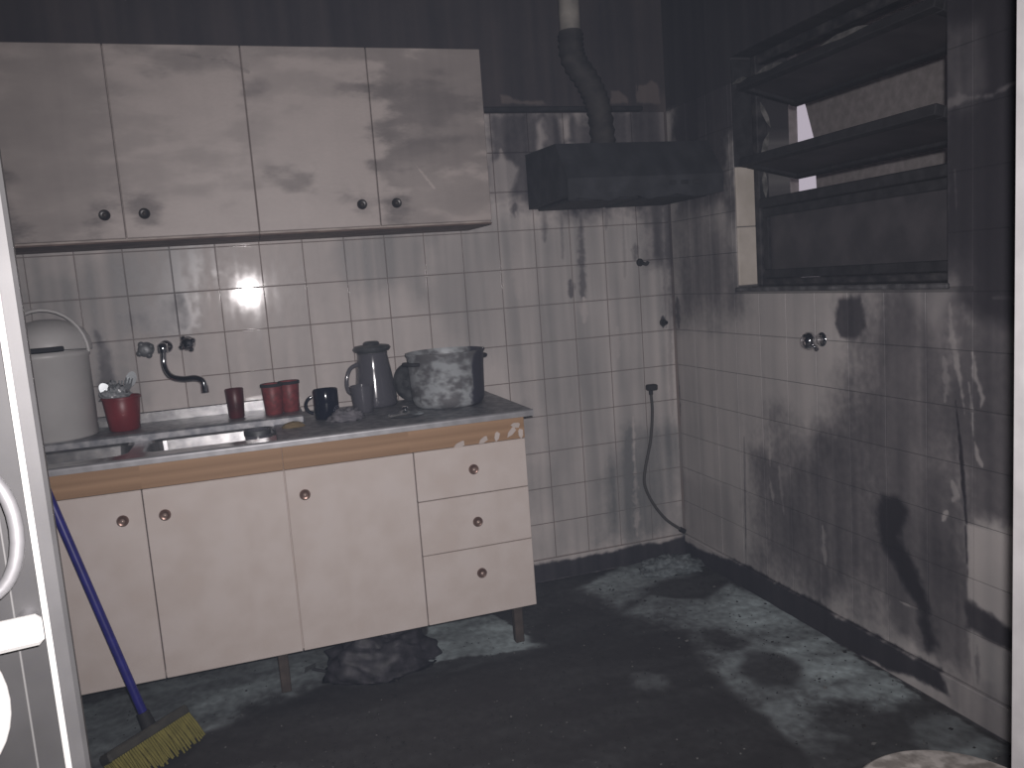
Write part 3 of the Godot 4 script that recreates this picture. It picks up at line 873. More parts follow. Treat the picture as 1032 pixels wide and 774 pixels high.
func sash(w: Node3D, at: Vector3, turn: Basis, tall: float) -> void:
	var long := 0.888
	var st := begin()
	for s in [-1.0, 1.0]:
		cbox(st, at + turn * Vector3(0, s * (tall * 0.5 - 0.016), 0), Vector3(0.03, 0.032, long), 0.003, turn)
		cbox(st, at + turn * Vector3(0, 0, s * (long * 0.5 - 0.016)), Vector3(0.03, tall - 0.064, 0.032), 0.003, turn)
	var o := obj("sash", st, M.char, w)
	st = begin()
	cbox(st, at, Vector3(0.008, tall - 0.06, long - 0.06), 0.0, turn)
	obj("pane", st, M.pane, o)

func build_door() -> void:
	# left leaf of the double door, pushed a little into the kitchen; its handles face the camera
	var d := setting("door_1", "dark grey door leaf with a pale lever handle at the left edge", "door", Vector3(-0.80, 0, -0.80))
	var hinge := Vector3(-0.80, 0, -0.80)
	var along := Vector3(0.594, 0, -0.10).normalized()
	var face := Vector3(0.10, 0, 0.594).normalized()
	var turn := Basis(along, Vector3.UP, face)
	var P := func(al: float, y: float, out: float) -> Vector3: return hinge + along * al + face * out + Vector3(0, y, 0)
	var st := begin()
	cbox(st, P.call(0.291, 1.05, -0.02), Vector3(0.582, 2.07, 0.04), 0.002, turn)
	obj("leaf", st, M.door_panel, d)
	st = begin()      # closing lip behind the bead
	cbox(st, P.call(0.591, 1.05, -0.024), Vector3(0.022, 2.07, 0.032), 0.004, turn)
	obj("lip", st, M.door, d)
	st = begin()
	cbox(st, P.call(0.5835, 1.05, 0.0), Vector3(0.0055, 2.07, 0.008), 0.002, turn)
	obj("bead", st, M.door_white, d)
	st = begin()
	cbox(st, P.call(0.557, 1.05, 0.0), Vector3(0.002, 2.0, 0.003), 0.0005, turn)
	obj("moulding", st, M.door_line, d)
	st = begin()      # lever and its neck
	cbox(st, P.call(0.522, 0.970, 0.040), Vector3(0.122, 0.030, 0.014), 0.005, turn)
	var lev := obj("lever", st, M.door_white, d)
	st = begin()
	tube(st, [P.call(0.568, 0.970, -0.002), P.call(0.568, 0.970, 0.034)], 0.010, 14)
	obj("neck", st, M.chrome, lev)
	for h in [[0.541, 1.070, 0.032, 0.062, 0.0065, M.steel_edge, "pull_ring"], [0.504, 0.905, 0.037, 0.062, 0.006, M.door_white, "pull_loop"]]:
		st = begin()
		var pts := []
		for k in 19:
			var a := lerpf(-PI * 0.62, PI * 0.62, k / 18.0)
			pts.append(P.call(h[0] + h[2] * cos(a), h[1] + h[3] * sin(a), 0.032))
		tube(st, pts, h[4], 12)
		for e in [0, 18]:
			tube(st, [pts[e], pts[e] - face * 0.034], h[4] * 0.8, 10)
		obj(h[6], st, h[5], d)
	org = Vector3.ZERO

# ------------------------------------------------------------------ cupboards
func knob(parent: Node, at: Vector3, r: float, m: Material, centre: Material) -> void:
	var xf := Transform3D(Basis(Vector3.RIGHT, PI / 2), at)
	var st := begin()
	lathe(st, [Vector2(0.0, -0.001), Vector2(r * 0.5, -0.001), Vector2(r * 0.45, 0.012), Vector2(r, 0.017), Vector2(r, 0.022), Vector2(r * 0.72, 0.027), Vector2(r * 0.45, 0.0255), Vector2(0, 0.0255)], 24, xf)
	var k := obj("knob", st, m, parent)
	if centre:
		st = begin()
		lathe(st, [Vector2(r * 0.44, 0.025), Vector2(r * 0.3, 0.0285), Vector2(0, 0.0295)], 16, xf)
		obj("knob_cap", st, centre, k)

func build_upper_cabinets() -> void:
	var zf := -2.80
	var edges := [-0.722, -0.329, 0.067, 0.462, 0.856]
	var smoke := stain_upper()
	var labels := ["smoke-greyed white wall cupboard over the sink, left of the pair", "smoke-greyed white wall cupboard beside the range hood, darker right door"]
	for u in 2:
		var x0: float = edges[u * 2]
		var x1: float = edges[u * 2 + 2]
		var c := thing("wall_cupboard", labels[u], "cupboard", Vector3((x0 + x1) * 0.5, 1.465, -2.96), "wall cupboards over the sink")
		var st := begin()
		cbox(st, Vector3((x0 + x1) * 0.5, 1.764, -2.972), Vector3(x1 - x0 - 0.001, 0.585, 0.305), 0.001)
		obj("carcass", st, M.carcass, c)
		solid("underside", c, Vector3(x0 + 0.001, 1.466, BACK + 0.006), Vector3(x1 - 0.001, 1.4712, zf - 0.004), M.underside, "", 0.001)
		for k in 2:
			var a: float = edges[u * 2 + k] + 0.0016
			var b: float = edges[u * 2 + k + 1] - 0.0016
			var d := solid("door", c, Vector3(a, 1.478, zf - 0.018), Vector3(b, 2.057, zf), smoke, "cupboard", 0.002)
			knob(d, Vector3([-0.379, -0.267, 0.402, 0.518][u * 2 + k], 1.549, zf), 0.0165, M.knob_black, M.knob_dull)
	org = Vector3.ZERO

func stain_upper() -> StandardMaterial3D:
	var s := Stain.new([-0.76, 0.88, 1.45, 2.09], stain_noise(51, true))
	s.fill(DUST, 0.25)
	s.poly(DUST, [-0.646, 2.062, -0.300, 2.068, -0.338, 1.464, -0.728, 1.457], 0.62, 0.080, 0.080)
	s.poly(DUST, [0.478, 2.081, 0.917, 2.089, 0.902, 1.654, 0.770, 1.590, 0.486, 1.600], 0.80, 0.050, 0.100)
	s.poly(DUST, [-0.305, 2.067, 0.917, 2.089, 0.911, 2.003, -0.314, 1.993], 0.70, 0.040, 0.060)
	s.poly(DUST, [-0.278, 1.835, -0.151, 1.714, -0.001, 1.741, 0.074, 2.014, 0.242, 2.016, 0.327, 1.923, 0.167, 1.893, 0.065, 1.646, -0.251, 1.596], 0.42, 0.050, 0.120)
	s.poly(DUST, [0.112, 1.661, 0.237, 1.657, 0.265, 1.688, 0.284, 1.678, 0.238, 1.609, 0.152, 1.596], 0.75, 0.020, 0.040)
	s.poly(DUST, [0.533, 1.664, 0.848, 1.672, 0.850, 1.467, 0.498, 1.474], 0.55, 0.050, 0.100)
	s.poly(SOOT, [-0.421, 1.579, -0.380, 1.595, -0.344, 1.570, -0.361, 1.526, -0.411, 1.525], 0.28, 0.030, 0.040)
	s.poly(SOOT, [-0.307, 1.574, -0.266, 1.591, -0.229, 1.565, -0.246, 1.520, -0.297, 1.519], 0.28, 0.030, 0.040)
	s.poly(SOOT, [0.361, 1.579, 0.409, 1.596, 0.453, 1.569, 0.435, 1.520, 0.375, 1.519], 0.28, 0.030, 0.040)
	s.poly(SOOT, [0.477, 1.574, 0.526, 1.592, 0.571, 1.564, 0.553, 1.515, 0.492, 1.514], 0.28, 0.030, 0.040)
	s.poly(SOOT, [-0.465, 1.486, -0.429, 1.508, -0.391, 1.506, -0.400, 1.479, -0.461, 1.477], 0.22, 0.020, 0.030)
	s.poly(SOOT, [-0.670, 1.698, -0.639, 1.640, -0.604, 1.508, -0.647, 1.481, -0.699, 1.484], 0.40, 0.040, 0.060)
	s.poly(SOOT, [0.054, 1.969, 0.117, 1.939, 0.073, 1.862, 0.050, 1.878], 0.22, 0.030, 0.050)
	s.poly(SOOT, [0.455, 1.907, 0.694, 1.940, 0.827, 1.857, 0.678, 1.760, 0.472, 1.731], 0.16, 0.050, 0.120)
	s.line(DUST, [0.595, 1.679, 0.657, 1.594], 0.006, 0.15, 0.010)
	s.line(SOOT, [-0.114, 2.027, 0.015, 2.013, 0.085, 1.978], 0.015, 0.18, 0.030)
	var b := s.bake(Color(0.76, 0.72, 0.70), Color(0.50, 0.475, 0.465), Color(0.2, 0.19, 0.2), 0.45, 0.6, 0.8, 0.12, 0.12)
	return stained(b)

func build_base_cabinets() -> void:
	var zf := -2.565
	var units := [[-0.752, 0.055, "cream sink cupboard with two doors behind the blue broom"], [0.055, 0.843, "cream base cupboard with one door and three drawers at the right end"]]
	for u in 2:
		var x0: float = units[u][0]
		var x1: float = units[u][1]
		var c := thing("base_cupboard", units[u][2], "cupboard", Vector3((x0 + x1) * 0.5, 0, -2.83), "base cupboards under the worktop")
		var st := begin()   # open-topped carcass, so that the basins hang inside it
		cbox(st, Vector3(x0 + 0.009, 0.478, -2.845), Vector3(0.018, 0.66, 0.52), 0.001)
		cbox(st, Vector3(x1 - 0.009, 0.478, -2.845), Vector3(0.018, 0.66, 0.52), 0.001)
		cbox(st, Vector3((x0 + x1) * 0.5, 0.157, -2.845), Vector3(x1 - x0 - 0.036, 0.018, 0.52), 0.001)
		cbox(st, Vector3((x0 + x1) * 0.5, 0.478, -3.10), Vector3(x1 - x0 - 0.036, 0.62, 0.01), 0.001)
		obj("carcass", st, M.laminate, c)
		solid("front_rail", c, Vector3(x0 + 0.0005, 0.736, zf - 0.022), Vector3(x1 - 0.0005, 0.812, zf - 0.003), M.wood, "", 0.001)
		var fronts := [["door", x0, -0.350, 0.147, 0.736, -0.407, 0.655], ["door", -0.350, x1, 0.147, 0.736, -0.293, 0.655]]
		if u == 1:
			fronts = [["door", x0, 0.460, 0.147, 0.736, 0.109, 0.655], ["drawer", 0.460, x1, 0.569, 0.736, 0.651, 0.658], ["drawer", 0.460, x1, 0.386, 0.569, 0.651, 0.480], ["drawer", 0.460, x1, 0.147, 0.386, 0.651, 0.303]]
		for f in fronts:
			var d := solid(f[0], c, Vector3(f[1] + 0.0014, f[3] + 0.0014, zf - 0.018), Vector3(f[2] - 0.0014, f[4] - 0.0014, zf), M.laminate, "", 0.002)
			knob(d, Vector3(f[5], f[6], zf), 0.0165, M.knob_bronze, M.knob_centre)
		for x in ([x0 + 0.06, x1 - 0.065] if u == 0 else [x1 - 0.055]):
			for z in [-2.63, -3.04]:
				solid("leg", c, Vector3(x - 0.016, -0.001, z - 0.016), Vector3(x + 0.016, 0.148, z + 0.016), M.leg, "", 0.003)
		if u == 1:      # flakes of the torn laminate edging left on the rail
			for f in [[0.80, 0.765, 0.030, 0.5], [0.815, 0.782, 0.024, -0.4], [0.745, 0.755, 0.02, 0.9], [0.70, 0.748, 0.024, 0.2], [0.828, 0.755, 0.02, 1.2], [0.62, 0.743, 0.03, 0.05]]:
				var sf := begin()
				slab(sf, [Vector2(-f[2], -0.006), Vector2(-f[2] * 0.3, -0.010), Vector2(f[2] * 0.6, -0.005), Vector2(f[2], 0.004), Vector2(f[2] * 0.2, 0.010), Vector2(-f[2] * 0.6, 0.005)], 0.003, Transform3D(Basis(Vector3.BACK, f[3]) * Basis(Vector3.UP, 0.3), Vector3(f[0], f[1], zf - 0.001)))
				obj("laminate_flake", sf, M.laminate, c)
	org = Vector3.ZERO

# ------------------------------------------------------------------ steel worktop with two basins
func rounded(cx: float, cz: float, hx: float, hz: float, r: float, per := 6) -> Array:
	var out := []
	for q in 4:
		var sx: float = [1.0, -1.0, -1.0, 1.0][q]
		var sz: float = [1.0, 1.0, -1.0, -1.0][q]
		for k in per + 1:
			var a := PI / 2 * (q + float(k) / per)
			out.append([Vector2(cx + sx * (hx - r) + r * cos(a), cz + sz * (hz - r) + r * sin(a)), Vector2(cos(a), sin(a))])
	return out

func build_worktop() -> void:
	var t := thing("sink_worktop", "stainless steel sink worktop with two basins on the base cupboards", "worktop", Vector3(0.05, 0.812, -2.84))
	var y := 0.833
	var yd := 0.858
	var zf := -2.553
	var zb := BACK + 0.002
	var xl := -0.80
	var xr := 0.872
	var basins := [[-0.560, -2.745, 0.175, 0.122], [-0.150, -2.745, 0.195, 0.122]]
	var st := begin()
	# deck strips round the basins
	var xs := [xl, basins[0][0] - basins[0][2], basins[0][0] + basins[0][2], basins[1][0] - basins[1][2], basins[1][0] + basins[1][2]]
	var zs0: float = -2.745 - 0.122
	var zs1: float = -2.745 + 0.122
	for r in [[xl, xs[4], zs1, zf], [xs[0], xs[1], zs0, zs1], [xs[2], xs[3], zs0, zs1]]:
		cbox(st, Vector3((r[0] + r[1]) * 0.5, y - 0.011, (r[2] + r[3]) * 0.5), Vector3(r[1] - r[0], 0.022, r[3] - r[2]), 0.0)
	for b in basins:   # fillers in the corners of the openings
		var ring := rounded(b[0], b[1], b[2], b[3], 0.045)
		for q in 4:
			var corner := Vector3(b[0] + b[2] * [1.0, -1.0, -1.0, 1.0][q], y, b[1] + b[3] * [1.0, 1.0, -1.0, -1.0][q])
			for k in 6:
				var p: Vector2 = ring[q * 7 + k][0]
				var n: Vector2 = ring[q * 7 + k + 1][0]
				tri(st, corner, Vector3(p.x, y, p.y), Vector3(n.x, y, n.y), Vector3.UP)
	obj("deck", st, M.steel, t)
	st = begin()
	cbox(st, Vector3((xs[4] + xr) * 0.5, y - 0.011, (zf + zb) * 0.5), Vector3(xr - xs[4], 0.022, zf - zb), 0.004)
	obj("drainer", st, M.steel_dusty, t)
	st = begin()
	cbox(st, Vector3((xl + 0.15) * 0.5, yd - 0.02, (zs0 + zb) * 0.5), Vector3(0.15 - xl, 0.04, zs0 - zb), 0.006)
	obj("back_ledge", st, M.steel_dusty, t)
	st = begin()
	cbox(st, Vector3((xl + 0.15) * 0.5, yd + 0.016, zb + 0.006), Vector3(0.15 - xl, 0.042, 0.012), 0.003)
	obj("upstand", st, M.steel, t)
	st = begin()   # rolled front edge
	var prof := []
	for k in 7:
		var a := PI / 2 * k / 6.0
		prof.append(Vector2(zf - 0.002 + 0.008 * sin(a), y - 0.008 + 0.008 * cos(a)))
	prof.append(Vector2(zf + 0.006, 0.811))
	for i in prof.size() - 1:
		quad(st, Vector3(xl, prof[i].y, prof[i].x), Vector3(xr, prof[i].y, prof[i].x), Vector3(xr, prof[i + 1].y, prof[i + 1].x), Vector3(xl, prof[i + 1].y, prof[i + 1].x), Vector3(0, 0.3, 1))
	quad(st, Vector3(xl, 0.811, zf + 0.006), Vector3(xr, 0.811, zf + 0.006), Vector3(xr, 0.811, zf - 0.01), Vector3(xl, 0.811, zf - 0.01), Vector3.DOWN)
	obj("front_edge", st, M.steel_edge, t)
	for b in basins:
		st = begin()
		var rings := [[0.0, 0.0], [0.004, 0.008], [0.012, 0.13], [0.022, 0.15], [0.05, 0.16]]
		for i in rings.size() - 1:
			var a := rounded(b[0], b[1], b[2] - rings[i][0], b[3] - rings[i][0], 0.045)
			var c := rounded(b[0], b[1], b[2] - rings[i + 1][0], b[3] - rings[i + 1][0], 0.045)
			var back_rise := 0.0
			for k in a.size():
				var l := (k + 1) % a.size()
				var n := Vector3(-(a[k][1].x + a[l][1].x), 0.3 if i < 2 else 2.0, -(a[k][1].y + a[l][1].y))
				quad(st, Vector3(a[k][0].x, y - rings[i][1], a[k][0].y), Vector3(a[l][0].x, y - rings[i][1], a[l][0].y), Vector3(c[l][0].x, y - rings[i + 1][1], c[l][0].y), Vector3(c[k][0].x, y - rings[i + 1][1], c[k][0].y), n)
		var fl := rounded(b[0], b[1], b[2] - 0.05, b[3] - 0.05, 0.045)
		for k in fl.size():
			var l := (k + 1) % fl.size()
			tri(st, Vector3(b[0], y - 0.163, b[1]), Vector3(fl[k][0].x, y - 0.16, fl[k][0].y), Vector3(fl[l][0].x, y - 0.16, fl[l][0].y), Vector3.UP)
		var o := obj("basin", st, M.steel, t)
		st = begin()
		lathe(st, [Vector2(0.034, 0.0), Vector2(0.034, 0.003), Vector2(0.024, 0.002), Vector2(0.0, 0.001)], 20, Transform3D(Basis.IDENTITY, Vector3(b[0], y - 0.162, b[1])))
		obj("drain", st, M.chrome, o)
	org = Vector3.ZERO

# ------------------------------------------------------------------ hood and flue
func build_hood() -> void:
	var h := thing("range_hood", "soot-blackened range hood in the corner of the back wall", "range hood", Vector3(1.42, 1.53, BACK))
	var side := Transform3D(Basis(Vector3(0, 0, 1), Vector3(0, 1, 0), Vector3(-1, 0, 0)), Vector3(1.423, 0, 0))
	var st := begin()
	slab(st, [Vector2(BACK + 0.004, 1.535), Vector2(-2.705, 1.545), Vector2(-2.700, 1.60), Vector2(-2.80, 1.735), Vector2(BACK + 0.004, 1.748)], 0.625, side)
	obj("canopy", st, M.hood, h)
	st = begin()      # buckled rim under the front and the left side
	for k in 16:
		var xa := lerpf(1.112, 1.734, k / 16.0)
		var xb := lerpf(1.112, 1.734, (k + 1) / 16.0)
		var da := 0.006 * sin(k * 1.3) + 0.004 * sin(k * 2.9)
		var db := 0.006 * sin((k + 1) * 1.3) + 0.004 * sin((k + 1) * 2.9)
		for z in [-2.703, -2.712]:
			quad(st, Vector3(xa, 1.56, z), Vector3(xb, 1.56, z), Vector3(xb, 1.526 + db, z), Vector3(xa, 1.526 + da, z), Vector3(0, 0, 1 if z > -2.71 else -1))
		quad(st, Vector3(xa, 1.526 + da, -2.703), Vector3(xb, 1.526 + db, -2.703), Vector3(xb, 1.526 + db, -2.712), Vector3(xa, 1.526 + da, -2.712), Vector3.DOWN)
	obj("front_rim", st, M.hood, h)
	st = begin()
	for k in 2:
		cbox(st, Vector3(1.27 + 0.29 * k, 1.531, -2.92), Vector3(0.27, 0.012, 0.34), 0.003)
	obj("grease_filter", st, M.char, h)
	for k in 3:
		st = begin()
		cbox(st, Vector3(1.52 + 0.05 * k, 1.573, -2.700), Vector3(0.03, 0.014, 0.006), 0.002)
		obj("switch", st, M.char, h)

	var f := thing("flue_pipe", "pale flue pipe with blackened lower bend above the range hood", "pipe", Vector3(1.277, 1.75, -2.99))
	st = begin()
	tube(st, [Vector3(1.277, CEIL + 0.02, -2.99), Vector3(1.277, 2.4, -2.99), Vector3(1.277, 2.165, -2.99)], 0.040, 20)
	obj("pipe", st, M.pipe_grey, f)
	st = begin()
	tube(st, [Vector3(1.277, 2.18, -2.99), Vector3(1.277, 2.155, -2.99)], 0.044, 20)
	obj("collar", st, M.flue_dark, f)
	st = begin()
	var path := curve([Vector3(1.277, 2.165, -2.99), Vector3(1.28, 2.08, -2.985), Vector3(1.335, 1.98, -2.97), Vector3(1.365, 1.88, -2.96), Vector3(1.37, 1.74, -2.95)], 8)
	var rad := []
	for i in path.size():
		rad.append(0.046 + (0.004 if i % 2 == 0 else -0.003))
	tube(st, path, rad, 18)
	obj("bend", st, M.flue_dark, f)
	org = Vector3.ZERO

# ------------------------------------------------------------------ taps and stubs on the walls
func build_fittings() -> void:
	var t := thing("wall_tap", "chrome wall tap with two round handles above the sink", "tap", Vector3(-0.285, 1.11, BACK))
	var face := Basis(Vector3.RIGHT, PI / 2)
	for h in [[-0.350, 1.115, M.tap_dirty], [-0.212, 1.123, M.chrome]]:
		var st := begin()
		lathe(st, [Vector2(0.0, 0.0), Vector2(0.026, 0.0), Vector2(0.022, 0.008), Vector2(0.013, 0.012), Vector2(0.013, 0.035), Vector2(0.0, 0.036)], 24, Transform3D(face, Vector3(h[0], h[1], BACK)))
		var b := obj("valve", st, h[2], t)
		st = begin()
		lathe(st, [Vector2(0.012, 0.030), Vector2(0.022, 0.036), Vector2(0.024, 0.046), Vector2(0.018, 0.054), Vector2(0.008, 0.055), Vector2(0.0, 0.057)], 24, Transform3D(face, Vector3(h[0], h[1], BACK)))
		for k in 4:
			var a := PI / 2 * k + 0.5
			lathe(st, [Vector2(0.0, 0.034), Vector2(0.009, 0.037), Vector2(0.011, 0.045), Vector2(0.007, 0.052), Vector2(0.0, 0.053)], 12, Transform3D(face, Vector3(h[0] + 0.022 * cos(a), h[1] + 0.022 * sin(a), BACK)))
		obj("handle", st, h[2], b)
	var st2 := begin()
	lathe(st2, [Vector2(0.0, 0.0), Vector2(0.024, 0.0), Vector2(0.02, 0.008), Vector2(0.013, 0.012), Vector2(0.013, 0.10), Vector2(0.016, 0.105), Vector2(0.0, 0.12)], 20, Transform3D(face, Vector3(-0.286, 1.118, BACK)))
	obj("body", st2, M.chrome, t)
	st2 = begin()
	lathe(st2, [Vector2(0.0, -0.016), Vector2(0.0165, -0.014), Vector2(0.0175, 0.0), Vector2(0.0165, 0.014), Vector2(0.008, 0.02), Vector2(0, 0.021)], 20, Transform3D(Basis.IDENTITY, Vector3(-0.286, 1.118, -3.015)))
	tube(st2, curve([Vector3(-0.286, 1.105, -3.015), Vector3(-0.288, 1.06, -3.012), Vector3(-0.272, 1.025, -2.995), Vector3(-0.235, 1.012, -2.975), Vector3(-0.190, 1.012, -2.955), Vector3(-0.168, 1.000, -2.945), Vector3(-0.164, 0.968, -2.943)], 6), 0.0105, 14)
	tube(st2, [Vector3(-0.164, 0.985, -2.943), Vector3(-0.1635, 0.962, -2.943)], 0.0125, 14)
	obj("spout", st2, M.chrome, t)

	var side := Basis(Vector3.BACK, PI / 2)     # turned axis points to -x
	var v := thing("wall_valve", "round chrome valve knob on the right wall under the window", "valve", Vector3(SIDE, 1.003, -2.19))
	st2 = begin()
	lathe(st2, [Vector2(0, 0), Vector2(0.024, 0.0), Vector2(0.02, 0.006), Vector2(0.011, 0.009), Vector2(0.011, 0.035), Vector2(0, 0.036)], 20, Transform3D(side, Vector3(SIDE, 1.003, -2.19)))
	obj("stem", st2, M.chrome, v)
	st2 = begin()
	lathe(st2, [Vector2(0.0, 0.026), Vector2(0.018, 0.030), Vector2(0.028, 0.042), Vector2(0.029, 0.052), Vector2(0.022, 0.066), Vector2(0.010, 0.073), Vector2(0, 0.074)], 24, Transform3D(side, Vector3(SIDE, 1.003, -2.19)))
	obj("handle", st2, M.chrome, v)
	st2 = begin()
	tube(st2, [Vector3(SIDE - 0.045, 0.985, -2.165), Vector3(SIDE - 0.05, 0.978, -2.152)], 0.007, 10)
	obj("lever", st2, M.chrome, v)

	var g := thing("gas_outlet", "small black gas outlet on the back wall near the corner", "outlet", Vector3(1.607, 0.765, BACK))
	st2 = begin()
	cbox(st2, Vector3(1.607, 0.765, BACK + 0.016), Vector3(0.045, 0.026, 0.034), 0.005)
	obj("body", st2, M.rubber, g)
	st2 = begin()
	tube(st2, [Vector3(1.60, 0.765, BACK + 0.02), Vector3(1.60, 0.735, BACK + 0.02)], 0.009, 12)
	obj("nozzle", st2, M.rubber, g)
	var k := thing("wall_hook", "small black hook on the back wall under the range hood", "hook", Vector3(1.59, 1.295, BACK))
	st2 = begin()
	lathe(st2, [Vector2(0, 0), Vector2(0.017, 0.0), Vector2(0.014, 0.007), Vector2(0, 0.009)], 16, Transform3D(face, Vector3(1.59, 1.297, BACK)))
	obj("plate", st2, M.rubber, k)
	st2 = begin()
	tube(st2, curve([Vector3(1.59, 1.297, BACK), Vector3(1.595, 1.292, BACK + 0.02), Vector3(1.605, 1.288, BACK + 0.03), Vector3(1.612, 1.298, BACK + 0.032)], 5), 0.007, 8)
	obj("prong", st2, M.rubber, k)
	var p := thing("pipe_stub", "short dark pipe stub sticking out beside the wall corner", "pipe", Vector3(1.684, 1.036, BACK))
	st2 = begin()
	lathe(st2, [Vector2(0, 0.0), Vector2(0.016, 0.0), Vector2(0.016, 0.004), Vector2(0.009, 0.006), Vector2(0.009, 0.03), Vector2(0.006, 0.03), Vector2(0.006, 0.01), Vector2(0, 0.01)], 16, Transform3D(face, Vector3(1.684, 1.036, BACK)))
	obj("stub", st2, M.rubber, p)
	var hose := thing("gas_hose", "thin dark hose curving down the back wall into the corner", "hose", Vector3(1.73, 0.1, BACK))
	st2 = begin()
	tube(st2, curve([Vector3(1.60, 0.735, BACK + 0.02), Vector3(1.605, 0.66, BACK + 0.014), Vector3(1.592, 0.54, BACK + 0.012), Vector3(1.560, 0.42, BACK + 0.012), Vector3(1.552, 0.345, BACK + 0.012), Vector3(1.585, 0.26, BACK + 0.012), Vector3(1.645, 0.175, BACK + 0.014), Vector3(1.715, 0.118, BACK + 0.02)], 8), 0.0065, 10)
	obj("hose_tube", st2, M.hose, hose)
	st2 = begin()
	tube(st2, [Vector3(1.708, 0.122, BACK + 0.02), Vector3(1.73, 0.108, BACK + 0.021)], 0.011, 12)
	obj("end_fitting", st2, M.rubber, hose)
	org = Vector3.ZERO

# ------------------------------------------------------------------ things on the worktop
func cup_shape(st: SurfaceTool, at: Vector3, r0: float, r1: float, h: float, w := 0.003, dent := 0.0) -> void:
	lathe(st, [Vector2(0, 0), Vector2(r0 * 0.92, 0), Vector2(r0, h * 0.03), Vector2(lerpf(r0, r1, 0.5), h * 0.5), Vector2(r1, h * 0.985), Vector2(r1 - w * 0.5, h), Vector2(r1 - w, h * 0.985), Vector2(lerpf(r0, r1, 0.5) - w, h * 0.5), Vector2(r0 - w, h * 0.06), Vector2(0, h * 0.05)], 36, Transform3D(Basis.IDENTITY, at), TAU, dent)

